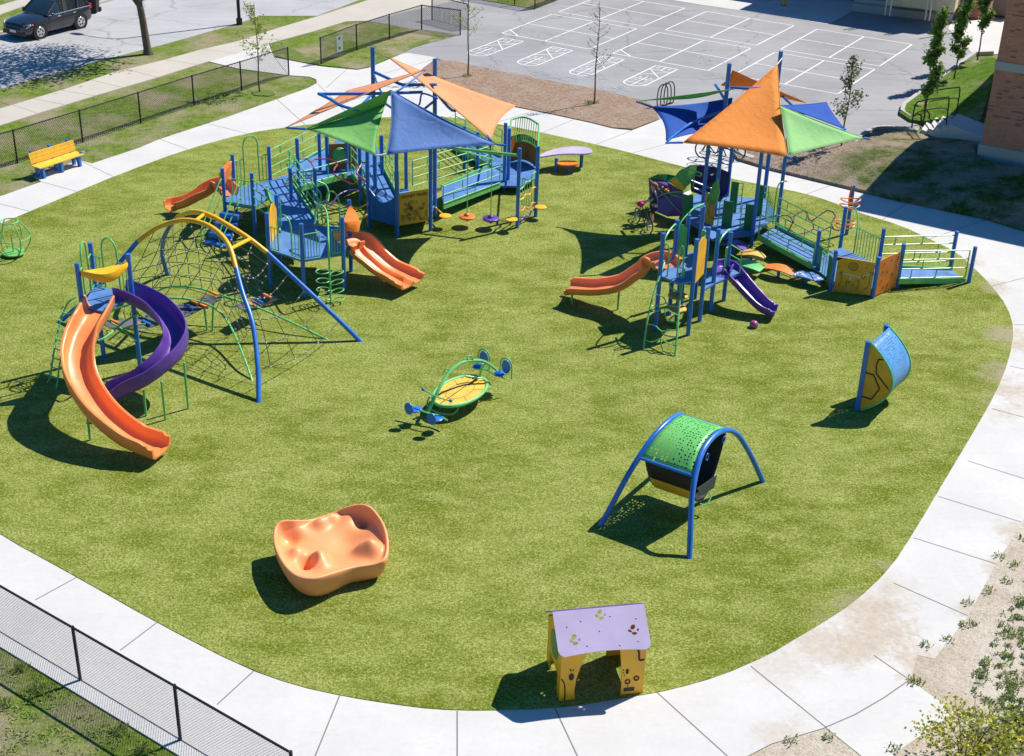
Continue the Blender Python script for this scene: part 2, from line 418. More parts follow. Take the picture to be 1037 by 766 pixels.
def worn_paint(name, col, th=.62):
    m, t, b = newmat(name); p = pos(t); n = noise(t, 9, 5, .75, p)
    c = mixc(t, ramp(t, n.outputs[0], [(.52, 0.0), (th+.12, .75)]), col, (.33, .33, .34))
    t.links.new(c, b.inputs['Base Color']); b.inputs['Roughness'].default_value = .8
    return m
PAINTW = worn_paint('worn_white_line_paint', (.72, .72, .72)); CHALK = worn_paint('faint_chalk', (.42, .41, .42), .5)
BARK = paint('bark', (.12, .09, .065), .9, .3, 12)
def leafmat(name, a, bcol):
    m, t, b = newmat(name); p = pos(t); n = noise(t, 5, 3, .6, p)
    c = mixc(t, ramp(t, n.outputs[0], [(.35, 0.0), (.65, 1.0)]), a, bcol)
    t.links.new(c, b.inputs['Base Color']); b.inputs['Roughness'].default_value = .6
    tl = N(t, 'ShaderNodeBsdfTranslucent'); t.links.new(c, tl.inputs[0])
    mx = N(t, 'ShaderNodeMixShader'); mx.inputs[0].default_value = .3
    t.links.new(b.outputs[0], mx.inputs[1]); t.links.new(tl.outputs[0], mx.inputs[2])
    t.links.new(mx.outputs[0], t.nodes['Material Output'].inputs[0])
    return m
LEAF_Y = leafmat('yellow_green_leaves', (.38, .38, .05), (.24, .34, .05)); LEAF_G = leafmat('green_leaves', (.15, .27, .04), (.28, .42, .08))
LEAF_D = leafmat('dull_green_leaves', (.13, .17, .05), (.22, .24, .09)); LEAF_B = leafmat('bright_yellow_leaves', (.58, .50, .04), (.34, .40, .04))
WEED = leafmat('weed_leaves', (.20, .27, .06), (.32, .38, .12))

# ------------------------------------------------------------------ THE SETTING
def g2(lst): return [G(x, y) for x, y in lst]
def sheet(name, pts, z, mat, kind='structure', sub=0):
    """flat ground layer, own edge going down to the soil"""
    mb = MB(); mb.prism([Vector((p.x, p.y, z)) for p in pts], th=z+.02 if z > 0 else .05)
    o = mb.build(name, mat, None, smooth=False); return tag(o, kind=kind)
def chaikin(p, it=2, closed=True):
    for _ in range(it):
        q = []
        for i in range(len(p)):
            a, b = p[i], p[(i+1) % len(p)]
            q += [lerp(a, b, .25), lerp(a, b, .75)]
        p = q
    return p
mb = MB(); mb.quad(Vector((-400, -200, 0)), Vector((400, -200, 0)), Vector((400, 700, 0)), Vector((-400, 700, 0)))
tag(mb.build('ground', LAWN, smooth=False), kind='structure')

concrete_px = [(-60, 222), (-150, 262), (-230, 350), (-210, 480), (-120, 575), (0, 656), (179, 765), (300, 842), (450, 870), (600, 845), (755, 768), (780, 755), (836, 738),
  (871, 766), (900, 800), (930, 790), (903, 766), (967, 723), (921, 690), (929, 665), (946, 668.6), (980, 626), (1008, 573), (1034, 532), (1065, 470), (1090, 400), (1100, 330), (1080, 262), (1037, 231),
  (1000, 220), (905, 200), (880, 194), (780, 170), (747, 160), (742, 151), (712, 108), (668, 122), (640, 133), (620, 131), (596, 125), (559, 117), (522, 109.6), (480, 99), (440, 85),
  (428, 72), (441.5, 59), (414, 54.5), (408, 55), (373.6, 69.4), (362, 71.7), (324, 68), (278, 59), (272, 45), (211.6, 63), (240, 70), (292, 77), (313, 78.5), (320, 81), (321, 85), (312, 90),
  (228.6, 120), (160, 142.5), (140, 151), (93, 166.6), (80, 163), (35, 180), (42, 185), (0, 200)]
sheet('path', g2(concrete_px), .03, CONC)
turf_px = [(0, 228), (60, 203), (120, 178), (190, 152), (250, 136), (290, 130), (340, 124), (400, 119), (450, 118.5), (509.5, 127.4), (549.7, 135.6), (620, 151), (687.7, 169), (740, 182), (780, 190),
  (816.8, 197.5), (842, 205.7), (872, 217.4), (912, 229.5), (941.5, 243.4), (969, 257), (986.7, 273), (1005, 292), (1020, 312), (1027, 335), (1022, 365), (1008, 400), (985, 440), (961, 480), (925.7, 539.8),
  (901.4, 577), (866, 610.7), (828.6, 635), (802.4, 650), (780, 664), (730, 686), (680, 700), (650, 705.5), (600, 714), (560, 719), (490, 721.5), (440, 720), (400, 715), (350, 707), (300, 696), (246, 677), (159, 632),
  (78, 585.8), (0, 543), (-80, 490), (-130, 420), (-140, 350), (-110, 290), (-60, 255)]
sheet('turf', chaikin(g2(turf_px), 1), .042, TURF)
# public sidewalk and the street beyond
sheet('sidewalk', g2([(-150, 150), (0, 111), (67.5, 90.6), (115.7, 74), (165.9, 61.7), (200, 52), (243, 42), (287, 27.5), (323, 17), (400, -8), (520, -8), (450, 4), (372, 22), (350, 22.6), (316, 33), (272, 45), (211.6, 63), (200, 66.5), (154, 81),
   (96, 98), (38.6, 115.7), (0, 128), (-150, 170)]), .036, CONC2)
sheet('street', g2([(-200, 150), (0, 90.6), (98, 62.7), (164, 46), (240, 24.6), (263.6, 16.5), (321.5, 16.5), (330, 13), (420, -20), (600, -60), (500, -90), (115, 0), (0, 35), (-200, 97)]), .015, ROAD)
sheet('far_sidewalk', g2([(-100, 40), (0, 15.4), (36.6, 2), (120, -25), (110, -32), (21, 0), (0, 6), (-100, 30)]), .03, CONC2)
# kerb along the far side of the street
def kerb(name, px, w_, h_, z0=0, mat=CURB, side=1, zs=None):
    P = g2(px); mb = MB(); L = []; Rr = []
    for i, p in enumerate(P):
        t = (P[min(i+1, len(P)-1)]-P[max(i-1, 0)]).normalized(); n = Vector((-t.y, t.x, 0))*w_*side
        L.append(p); Rr.append(p+n)
    for i in range(len(P)-1):
        h0 = h_; mb.loft([[Z(L[i], z0), Z(L[i], h0), Z(Rr[i], h0), Z(Rr[i], z0)], [Z(L[i+1], z0), Z(L[i+1], h0), Z(Rr[i+1], h0), Z(Rr[i+1], z0)]])
    return tag(mb.build(name, mat, smooth=False), kind='structure')
kerb('street_kerb', [(-200, 100), (0, 36), (60, 17.5), (115, 1), (200, -25)], .2, .13, side=1)

asph_px = [(408, 55), (414, 54.5), (441.5, 59), (428, 71.5), (443, 60.5), (491, 69.5), (522.7, 76), (569.7, 85), (601, 91), (634.7, 99), (652, 103), (668, 123), (742, 152), (800, 140), (870, 144), (884.5, 131), (929, 134.5), (934, 123), (912, 114.5), (940, 92), (986, 56),
   (1005, 48), (1012, 30), (990, 10), (940, -14), (700, -60), (450, -45), (372, 22), (404, 33), (455, 39), (459, 37.5), (417, 49)]
asph_px = [(408, 55), (441.5, 59), (443, 60.5), (491, 69.5), (522.7, 76), (569.7, 85), (601, 91), (634.7, 99), (652, 103), (668, 123), (742, 152), (800, 140), (870, 144), (884.5, 131), (929, 134.5), (934, 123), (912, 114.5), (940, 92), (986, 56),
   (1005, 48), (1037, 40), (1080, 0), (1000, -40), (700, -60), (450, -45), (372, 22), (462, 37), (417, 49)]
sheet('schoolyard', g2(asph_px), .024, ASPH)
# lawn islands near the gates (over the asphalt sheet)
sheet('lawn_island', g2([(477, -8), (483, 0), (541.5, 10), (568, -1), (600, -14)]), .05, LAWN)
sheet('lawn_verge', g2([(278, 58), (324, 67), (362, 71), (373.6, 68.5), (408, 55), (417, 49), (459, 38), (455, 35.5), (372, 23), (350, 23.2), (316, 33.5), (287, 43), (273, 46)]), .045, LAWN)
# mulch beds
sheet('mulch_bed', g2([(427, 71.5), (440, 62), (460, 63), (491, 70.5), (522.7, 76.8), (569.7, 85.4), (601, 91), (634.7, 99), (655, 104), (664, 112), (667, 122), (640, 132), (620, 130.5), (596, 124.6), (559, 116.6), (521, 109), (480, 98.5), (440, 84.5)]), .06, MULCH)
# concrete pad in the school's shade, and the white strip along its edge
sheet('school_pad', g2([(480, -40), (660, -3.5), (669, -1.2), (713.7, 6.2), (780, 15.8), (838, 25.5), (863, 12), (900, -30), (700, -80)]), .034, CONC)

# court markings, in the court's own frame
CO = Vector((-1.004, 68.226, 0)); ca, sa = math.cos(-.5377), math.sin(-.5377)
def UV(u, v, z=.029): return Vector((CO.x+u*ca-v*sa, CO.y+u*sa+v*ca, z))
def stripe(mb, a, b, wd=.075):
    a = Vector(a); b = Vector(b); t = (b-a).normalized(); n = Vector((-t.y, t.x, 0))*wd/2
    mb.quad(a-n, a+n, b+n, b-n)
S = 4.879; GU = S*1.2514; GV = S*1.1398
mb = MB(); k = 0
for j in range(2):
    for i in range(3):
        u0, v0 = i*GU, j*GV
        h = .075
        for q, zz in ((0, .0282), (.5, .0286), (1, .0282)):
            stripe(mb, UV(u0, v0+q*S, zz), UV(u0+S, v0+q*S, zz))
            stripe(mb, UV(u0+q*S, v0+(.04 if q != .5 else .04), zz+.0008), UV(u0+q*S, v0+S-.04, zz+.0008))
        if j == 0 and i < 2: stripe(mb, UV(u0, v0+.8, .0300), UV(u0+.9, v0+.04, .0300))
        if j == 1 and i == 2:
            pass
tag(mb.build('court_marking', PAINTW, smooth=False), kind='structure')
mb = MB()
for i in range(4):
    u0 = .57+i*2.71; u1 = u0+1.08; top = -.68; bot = -3.75; um = (u0+u1)/2; r = .54; z = .0290
    out = [UV(u0, top, z), UV(u1, top, z)] + [UV(um+r*math.cos(a), bot-r*math.sin(a)*.9, z) for a in [math.pi*q/10 for q in range(11)]]
    for a, b in zip(out, out[1:]+out[:1]): stripe(mb, a, b, .075)
    z2 = .0296
    for vv in (-1.35, -3.05, -3.75): stripe(mb, UV(u0+.04, vv, z2), UV(u1-.04, vv, z2), .06)
    stripe(mb, UV(u0+.04, -1.35, .0301), UV(u1-.04, -2.5, .0301), .06); stripe(mb, UV(u1-.04, -1.35, .0306), UV(u0+.04, -2.5, .0306), .06)
    stripe(mb, UV(um, -.72, .0311), UV(um, -1.33, .0311), .06); stripe(mb, UV(um, -2.55, .0311), UV(um, -4.2, .0311), .06)
tag(mb.build('hopscotch_marking', PAINTW, smooth=False), kind='structure')
def text_mesh(s, size, mat, name, M, parent=None, off=None):
    cu = bpy.data.curves.new(name, 'FONT'); cu.body = s; cu.size = size; cu.align_x = 'CENTER'; cu.align_y = 'CENTER'; cu.extrude = .001
    o = bpy.data.objects.new(name, cu); C.objects.link(o)
    dg = bpy.context.evaluated_depsgraph_get(); me = bpy.data.meshes.new_from_object(o.evaluated_get(dg))
    bpy.data.objects.remove(o); me.name = name
    q = parent
    while q is not None and '_o' not in q: q = q.parent
    o0 = Vector(q['_o']) if q is not None else Vector(off or (0, 0, 0))
    me.transform(M); me.transform(Matrix.Translation(-o0)); me.materials.clear(); me.materials.append(mat)
    o = bpy.data.objects.new(name, me); C.objects.link(o)
    if parent is not None: o.parent = parent
    return o
def frame_mat(org, ex, ey):
    ex = ex.normalized(); ez = ex.cross(ey).normalized(); ey = ez.cross(ex)
    return Matrix(((ex.x, ey.x, ez.x, org.x), (ex.y, ey.y, ez.y, org.y), (ex.z, ey.z, ez.z, org.z), (0, 0, 0, 1)))
U = Vector((ca, sa, 0)); V = Vector((-sa, ca, 0))
nums = []
for i in range(4):
    u0 = .57+i*2.71
    for s_, du, dv in (('1', .54, -4.0), ('2', .27, -3.4), ('3', .80, -3.4), ('4', .27, -2.8), ('5', .80, -2.8), ('8', .27, -1.03), ('9', .80, -1.03)):
        nums.append(text_mesh(s_, .42, PAINTW, 'hopscotch_number', frame_mat(UV(u0+du, dv, .0325), U, V)))
bmn = bmesh.new()
for o in nums:
    bmn.from_mesh(o.data)
me = bpy.data.meshes.new('hopscotch_number'); bmn.to_mesh(me); me.materials.append(PAINTW)
for o in nums: bpy.data.objects.remove(o)
o = bpy.data.objects.new('hopscotch_number', me); C.objects.link(o); tag(o, kind='structure')
mb = MB()                                # scattered chalk scribbles
for (cx, cy, n_) in ((495, 68, 40), (545, 76, 40), (575, 80, 30), (620, 92, 40), (505, 36, 26), (551, 36, 26), (600, 78, 20), (713, 62, 24), (730, 76, 20), (625, 50, 16), (925, 85, 16)):
    for _ in range(n_):
        a = G(cx+rnd.gauss(0, 9), cy+rnd.gauss(0, 2.2)); an = rnd.uniform(0, 6.28); l = rnd.uniform(.08, .4)
        a.z = .0335+rnd.uniform(0, .002); stripe(mb, a, a+Vector((math.cos(an)*l, math.sin(an)*l, 0)), .03)
tag(mb.build('chalk_drawing', CHALK, smooth=False), kind='structure')

# path joints (saw cuts)
JM = paint('joint_filler', (.20, .19, .17), .95)  # plain dark grey-brown for the joint lines
joints = [((0, 555+25), (-40, 600)), ((78, 586), (36, 609)), ((159, 632), (122, 660)), ((257, 681), (220, 715)), ((344, 706), (310, 790)), ((463, 721.5), (463, 800)), ((562, 719), (600, 800)), ((665, 702.5), (745, 775)),
  ((760, 676), (836, 738)), ((884.6, 665), (921, 690)), ((905, 592), (980, 625)), ((925, 546), (1008, 572.3)), ((950, 504), (1034, 530)), ((980, 468), (1062, 494)), ((1004, 415), (1090, 438)), ((1023, 372), (1100, 388)), ((1027, 330), (1098, 330)),
  ((1004, 291), (1085, 270)), ((941, 243), (1000, 205+18)), ((893, 224), (921, 205)), ((817, 197.5), (846, 187)), ((700, 173), (746, 161)), ((640, 156), (690, 143)), ((549, 135.5), (582, 121.5)), ((604, 147), (640, 133)), ((455, 119), (500, 104.5)), ((502, 125.5), (541, 113)),
  ((250, 136), (210, 126)), ((190, 152), (162, 142)), ((115, 180), (80, 163)), ((78, 195), (42, 185)), ((30, 215), (-10, 205)), ((310, 128), (280, 101)), ((292, 77), (278, 59)), ((340, 106), (402, 92)), ((352, 70.5), (330, 90)), ((360, 124), (322, 86)), ((445, 59.5), (390, 75)), ((836, 738), (866, 725)), ((866, 725), (895, 708)), ((895, 708), (921, 690))]
mb = MB()
for a, b in joints:
    A = Z(G(*a), .0325); B = Z(G(*b), .0325)
    if (B-A).length > .2: stripe(mb, A, B, .026)
for a, b in [((38, 115.7), (0, 103)), ((65, 107), (30, 100)), ((124, 89.5), (92, 82)), ((96, 98), (60, 92)), ((160, 79.5), (128, 71)), ((200, 66.5), (166, 61)), ((240, 55), (205, 51)), ((285, 41), (250, 40))]:
    A = Z(G(*a), .0385); B = Z(G(*b), .0385); stripe(mb, A, B, .026)
tag(mb.build('path_joint', JM, smooth=False), kind='structure')

# dirt at the lower right, with its weeds
sheet('dirt', g2([(1034, 532), (1008, 573), (980, 626), (946, 668.6), (929, 665), (921, 690), (967, 723), (903, 766), (930, 790), (1100, 800), (1300, 620), (1250, 430), (1120, 330), (1095, 400), (1066, 470)]), .025, DIRT)
sheet('dirt_patch', g2([(600, 846), (755, 768.5), (780, 755.6), (836, 738.6), (871, 767), (885, 800), (800, 850)]), .026, DIRT)
def blob(cx, cy, rx, ry, n=16, j=.2, seed=1):
    q = random.Random(seed); return [(cx+rx*math.cos(2*math.pi*i/n)*(1+q.uniform(-j, j)), cy+ry*math.sin(2*math.pi*i/n)*(1+q.uniform(-j, j))) for i in range(n)]
DIRT2 = lawn_mat('bare_soil', (.40, .35, .24), (.48, .43, .32), (.16, .21, .05), .65, 2)
sheet('soil_patch', chaikin(g2([(273.5, 46.5), (285, 44), (296, 50), (305, 55), (322, 61), (324, 66.5), (300, 63), (279, 58)])), .048, DIRT2)
sheet('soil_patch', chaikin(g2([(455, 39), (440, 43), (420, 48.5), (405, 55), (415, 47), (432, 41)])), .049, DIRT2)
def tufts(mb, p, r, n, hgt=.06, rr=rnd):
    for _ in range(n):
        a = rr.uniform(0, 6.28); d = r*math.sqrt(rr.random()); b = p+Vector((math.cos(a)*d, math.sin(a)*d, 0))
        an = rr.uniform(0, 6.28); t = Vector((math.cos(an), math.sin(an), 0)); u = Vector((-t.y, t.x, 0)); s_ = rr.uniform(.014, .034)
        mb.quad(b, b+t*s_+u*s_*.5+Vector((0, 0, hgt*rr.uniform(.3, .8))), b+t*s_*2.0+Vector((0, 0, hgt*rr.uniform(.3, 1.2))), b+t*s_-u*s_*.5+Vector((0, 0, hgt*rr.uniform(.3, .8))))
mb = MB(); wr = random.Random(3)
for _ in range(620):
    x = wr.uniform(930, 1040); y = wr.uniform(560, 770)
    dens = .15+.85*max(0, min(1, (x-960)/60)) if y > 610 else .35
    if x < 1000-(y-580)*.45+35 or wr.random() > dens: continue
    tufts(mb, Z(G(x, y), .03), wr.uniform(.03, .11), wr.randint(8, 30), .06, wr)
for x, y in ((938, 655), (960, 650), (985, 634), (1000, 600), (1012, 566), (1026, 574), (1036, 548), (979, 612), (1030, 612), (975, 635), (930, 693), (925, 692), (905, 760), (800, 752), (840, 748), (1020, 590)):
    tufts(mb, Z(G(x, y), .03), .12, 26, .10, wr)
tag(mb.build('weeds', WEED, smooth=False), 'low green weeds growing in the sandy dirt beside the path', 'weeds', kind='stuff')
mb = MB()
for x, y in ((22, 678), (122, 741), (145, 762), (38, 700), (5, 715)):
    tufts(mb, G(x, y), .14, 60, .14, wr)
for _ in range(160):
    x = wr.uniform(-5, 180); y = wr.uniform(665, 766)
    if y < 662+x*.62: continue
    tufts(mb, G(x, y), .1, 10, .05, wr)
tag(mb.build('grass_tufts', WEED, smooth=False), 'coarse grass tufts in the lawn beyond the near chain link fence', 'grass', kind='stuff')

# ---- banked beds by the school: patchy lower bed, lush upper bed, steps between
low = [(742, 152.5, .1), (747, 160, .14), (780, 169.8, .14), (880, 193.8, .14), (905, 200, .14), (1000, 220, .14), (1037, 231.5, .14), (1090, 245, .2), (1160, 210, 1.0), (1037, 170, .9), (989, 160, .9), (985, 143, .85), (956, 139, .12), (929, 134.8, .1), (897, 131, .08), (884.5, 131.5, .08), (870, 144, .08), (800, 140, .08), (765, 143, .08)]
def bed(name, lst, mat, n=1):
    pts = [G(x, y, z) for x, y, z in lst]
    bm = bmesh.new(); vs = [bm.verts.new(p) for p in pts]
    for a, b, c in tessellate_polygon([[Vector((p.x, p.y, 0)) for p in pts]]):
        try: bm.faces.new((vs[a], vs[b], vs[c]))
        except ValueError: pass
    bmesh.ops.recalc_face_normals(bm, faces=bm.faces)
    if bm.faces and sum(f.normal.z for f in bm.faces) < 0: bmesh.ops.reverse_faces(bm, faces=bm.faces)
    be = [e for e in bm.edges if e.is_boundary]
    r = bmesh.ops.extrude_edge_only(bm, edges=be)
    for v in [g for g in r['geom'] if isinstance(g, bmesh.types.BMVert)]: v.co.z = -.05
    me = bpy.data.meshes.new(name); bm.to_mesh(me); bm.free(); me.materials.append(mat)
    o = bpy.data.objects.new(name, me); C.objects.link(o); return tag(o, kind='structure')
def bed_mat():
    """mulch at the left, thinning into patchy grass to the right"""
    m = lawn_mat('mulch_to_grass', (.045, .09, .012), (.13, .17, .035), (.36, .28, .20), .40, 1.9)
    t = m.node_tree; b = t.nodes['Principled BSDF']; old = b.inputs['Base Color'].links[0].from_socket
    p = pos(t); v = N(t, 'ShaderNodeTexVoronoi'); v.inputs['Scale'].default_value = 12; t.links.new(p, v.inputs['Vector'])
    mc = mixc(t, v.outputs['Color'], (.20, .14, .10), (.46, .37, .29))
    d = N(t, 'ShaderNodeVectorMath', operation='DOT_PRODUCT'); t.links.new(p, d.inputs[0]); d.inputs[1].default_value = BD
    n = noise(t, .9, 5, .7, p)
    a = N(t, 'ShaderNodeMath', operation='MULTIPLY_ADD'); t.links.new(n.outputs[0], a.inputs[0]); a.inputs[1].default_value = 3.0; t.links.new(d.outputs['Value'], a.inputs[2])
    x0 = BD.dot(G(868, 165))+1.5
    mr = N(t, 'ShaderNodeMapRange'); t.links.new(a.outputs[0], mr.inputs[0]); mr.inputs[1].default_value = x0-1.0; mr.inputs[2].default_value = x0+.8
    t.links.new(mixc(t, mr.outputs[0], mc, old), b.inputs['Base Color'])
    return m
bed('planting_bed', low, bed_mat())
kerb('path_kerb', [(742, 151.5), (744.5, 157), (752, 162), (780, 170.5), (830, 182), (880, 194.5), (905, 201), (1000, 221), (1037, 232.5), (1095, 246)], .26, .19, side=1)
kerb('yard_kerb', [(800, 140.5), (866, 145.5), (872, 138), (885, 131.5), (897, 130.5), (929, 134.5)], .16, .16, side=-1)
up = [(910.5, 113.5, .15), (917, 105, .15), (935, 94, .16), (960, 76, .18), (986, 57.5, .2), (1004, 57.5, .5), (1010, 60, .9), (1000, 100, .9), (993, 122, .9), (963, 119, .7), (952, 120, .5), (934, 123, .15), (922, 121, .15)]
bed('upper_lawn', up, LAWN2)
kerb('lawn_kerb', [(934, 124), (920, 121.5), (911, 115.5), (913, 109), (935, 92.5), (960, 74.5), (985, 56.5), (1004, 55.5)], .17, .2, side=-1)
sheet('school_walk', g2([(985, 55.5), (960, 30), (964, 22), (1012, 21), (1060, 10), (1060, 50), (1006, 56)]), .04, CONC)
# steps up to the school door
st = thing('steps', G(940, 128), 'pale concrete steps between the two black handrails near the brick school', 'steps')
a0, a1 = G(928, 134.3, 0), G(936, 123.3, 0)
b0, b1 = G(1000, 141, .85), G(1006, 124, .85)
dirv = Z(b0-a0, 0); L = dirv.length; dn = dirv/L; sd = Z(a1-a0, 0)
for i in range(5):
    q0 = a0+dn*(.25+i*.36); h = .04+.16*(i+1)
    e = q0+dn*(.36+.02) if i < 4 else a0+dn*(L+1.5)
    mb = MB(); mb.prism([Z(q0, h), Z(e, h), Z(e+sd, h), Z(q0+sd, h)], th=h+.03 if i else .2); mb.build('step' if i < 4 else 'landing', CONC, st, smooth=False)
def handrail(px_list, label):
    pts = [G(x, y, z) for x, y, z in px_list]; o = thing('handrail', Z(pts[0], 0), label, 'handrail')
    mb = MB(); mb.tube(spl(pts, 5), .028, 6); mb.build('top_rail', BLACKM, o)
    lo = [p-Vector((0, 0, .42)) for p in pts[1:-1]]
    mb = MB(); mb.tube(spl(lo, 5), .022, 6); mb.build('lower_rail', BLACKM, o)
handrail([(923, 133.5, 0), (926.5, 108, .98), (935, 102, 1.15), (957, 99, 1.7), (961, 101, 1.75), (958, 126.5, .8)], 'nearer black steel handrail on the concrete steps')
handrail([(935, 122.5, 0), (938.5, 97, .98), (947, 92, 1.15), (968, 89, 1.7), (972, 91, 1.75), (968, 117, .8)], 'farther black steel handrail on the concrete steps')

# brick school wing at the right edge
bz = .8
c0 = G(989, 158, bz)
def boxdir(mb, o, e1, L1, e2, L2, z0, z1):
    P = [o, o+e1*L1, o+e1*L1+e2*L2, o+e2*L2]; return mb.prism([Vector((p.x, p.y, 0)) for p in P], z0=z0, z1=z1)
sw = thing('school_building', Z(c0, 0), 'red brick school wall with pale stone band at the right edge', 'school')
mb = MB(); boxdir(mb, c0, BD, 16, AD, 24, .4, 1.25); mb.build('plinth', CURB, sw, smooth=False)
mb = MB(); boxdir(mb, c0+AD*.06+BD*.06, BD, 16, AD, 24, 1.25, 4.0); boxdir(mb, c0+AD*.06+BD*.06, BD, 16, AD, 24, 4.3, 7.95); mb.build('wall', BRICK, sw, smooth=False)
mb = MB(); boxdir(mb, c0+AD*.02+BD*.02, BD, 16.04, AD, 24.04, 4.0, 4.3); mb.build('stone_band', CURB, sw, smooth=False)
mb = MB(); boxdir(mb, c0-AD*.02-BD*.02, BD, 16.1, AD, 24.1, 7.95, 8.12); mb.build('coping', CURB, sw, smooth=False)
# rear school wing whose shade covers the top of the yard (mostly out of frame)
cs = Vector((18.66, 70.4, 0)) + Vector((math.cos(R(35)), math.sin(R(35)), 0))*6.25
rw = thing('rear_school_wing', cs, 'shaded school wall behind the cream porch panel at the top right', 'school')
hts = [(0, 8.4, 7.72), (8.4, 12.2, 5.3), (12.2, 45, 7.72)]
mb = MB()
for u0, u1, hh in hts: boxdir(mb, cs-BD*u0+AD*.05, -BD, u1-u0-.002, AD, 14, .0, hh)
mb.build('wall', BRICK, rw, smooth=False)
mb = MB(); 
for u0, u1, hh in hts: boxdir(mb, cs-BD*u0, -BD, u1-u0-.002, AD, 14.1, hh, hh+.15)
mb.build('coping', CURB, rw, smooth=False)
pf = thing('porch', G(915, 13), 'grey concrete porch platform with cream panels in the school shade', 'porch')
p0, p1 = G(862.5, 12, 0), G(962, 24, 0); pd = (p1-p0).normalized(); pn = Vector((-pd.y, pd.x, 0))
mb = MB(); boxdir(mb, p0, pd, (p1-p0).length, pn, 6, .0, .42); mb.build('platform', CURB, pf, smooth=False)
mb = MB(); boxdir(mb, p0+pn*.45, pd, (p1-p0).length-.6, pn, 5, .424, .62); mb.build('upper_step', CURB, pf, smooth=False)
q0 = G(897, 5, .85); q1 = G(966, 13, .85); qd = (q1-q0).normalized(); qn = Vector((-qd.y, qd.x, 0))
mb = MB(); boxdir(mb, q0, qd, (q1-q0).length, qn, 2.2, .85, 3.1); mb.build('cream_panel', CREAM, pf, smooth=False)
mb = MB()
for f0 in (.16, .40): boxdir(mb, q0+qd*(q1-q0).length*f0-qn*.02, qd, .75, qn, .05, 1.35, 2.3)
mb.build('window', GLASS, pf, smooth=False)
for f_ in (.03, .1, .62, .68, 1.12):
    b = q0+qd*(q1-q0).length*f_-qn*.5
    mb = MB(); mb.tube([Z(b, .42), Z(b, 3.6)], .05, 8); mb.build('column', STEEL, pf)
dm = thing('dumpster', G(1008, 14), 'brown metal dumpster standing beside the far brick wall corner', 'dumpster')
mb = MB(); a = G(1003, 17, 0); boxdir(mb, a, BD, 1.3, AD, 1.1, .12, 1.5); mb.build('body', paint('brown_metal', (.23, .17, .13), .5), dm, smooth=False)
mb = MB(); boxdir(mb, a-BD*.04-AD*.04, BD, 1.38, AD, 1.18, 1.5, 1.58); mb.build('lid', BLACK, dm, smooth=False)
bo = thing('bollard', G(793.5, 6), 'short yellow steel bollard on the shaded pad at the top edge', 'bollard')
MB().post(G(793.5, 6), 1.0, .09).build('tube', YELLOW, bo); MB().post(G(793.5, 6), .05, .16).build('base', BLACK, bo)

# ------------------------------------------------------------------ fences (chain link)
def fence(segs, label, H_=1.23, cell=.075, wire=.0036, ends=True, postr=.032, group='black chain link fences', mm=None, mesh_z0=.04):
    o = thing('chain_link_fence', Z(segs[0], 0), label, 'fence', group)
    mm = mm or BLACKM
    for p in segs: MB().tube([Z(p, .0), Z(p, H_+.02)], postr, 8).build('post', BLACKM, o)
    mb = MB()
    for a, b in zip(segs, segs[1:]):
        mb.tube([Z(a, H_-.01), Z(b, H_-.01)], .024, 7)
    mb.build('top_rail', BLACKM, o)
    mb = MB()
    for a, b in zip(segs, segs[1:]):
        mb.tube([Z(a, mesh_z0), Z(b, mesh_z0)], .007, 4)
        L = Z(b-a, 0).length; d = Z(b-a, 0)/L; hh = H_-.04-mesh_z0; n = int((L+hh)/cell)
        for i in range(n+1):
            s0 = -hh+i*cell
            for sg in (1, -1):
                # line from (s0,0) to (s0+hh,hh) or mirrored, clipped to 0..L
                x0, x1 = (s0, s0+hh); t0, t1 = max(0, -x0/hh), min(1, (L-x0)/hh)
                if t1 <= t0+.01: continue
                za, zb = (t0*hh, t1*hh) if sg > 0 else (hh-t0*hh, hh-t1*hh)
                A = a+d*(x0+t0*hh); B = a+d*(x0+t1*hh)
                off = Vector((-d.y, d.x, 0))*(.003*sg)
                mb.tube([Z(A, mesh_z0+za)+off, Z(B, mesh_z0+zb)+off], wire, 3)
    mb.build('chain_link', mm, o)
    return o
def along(a, b, t): return lerp(G(*a), G(*b), t)
n0, n1 = G(81.6, 690), G(182.8, 750.7); stp = n1-n0
MESHL = paint('pale_vinyl_wire', (.10, .10, .17), .35)
fence([n0-stp*2, n0-stp, n0, n1, n1+stp*1.02], 'near black chain link fence on the path at the lower left corner', cell=.06, wire=.0030, mm=MESHL)
fence([G(-52, 186), G(17.8, 165.5), G(83.9, 144.4), G(142.7, 125), G(196.7, 107), G(244.8, 92), G(292.6, 76.6)], 'long black chain link fence behind the yellow bench', cell=.1, wire=.006)
f2 = fence([G(325.3, 66), G(361.4, 52), G(394.4, 41), G(427, 31)], 'black chain link fence with a small grey sign on the middle lawn', cell=.1, wire=.006)
a, b = G(325.3, 66), G(361.4, 52); d = (b-a).normalized(); nn = Vector((d.y, -d.x, 0))
c = lerp(a, b, .50)+nn*.04
sg = MB(); sg.slab([c-d*.24+Vector((0, 0, .28)), c+d*.24+Vector((0, 0, .28)), c+d*.24+Vector((0, 0, 1.02)), c-d*.24+Vector((0, 0, 1.02))], nn, .01)
sg = sg.build('sign', paint('grey_sign', (.30, .34, .36), .4), f2, smooth=False)
mbx = MB(); 
for zz in (.85, .42):
    mbx.slab([c+nn*.007-d*.09+Vector((0, 0, zz)), c+nn*.007+d*.05+Vector((0, 0, zz)), c+nn*.007+d*.05+Vector((0, 0, zz+.10)), c+nn*.007-d*.09+Vector((0, 0, zz+.10))], nn, .003)
mbx.build('sign_mark', INK, sg, smooth=False)
fence([G(427, 31), G(466, 36.5)], 'nearer leaf of the black chain link gate beside the lawn', cell=.1, wire=.006, group='black chain link gates')
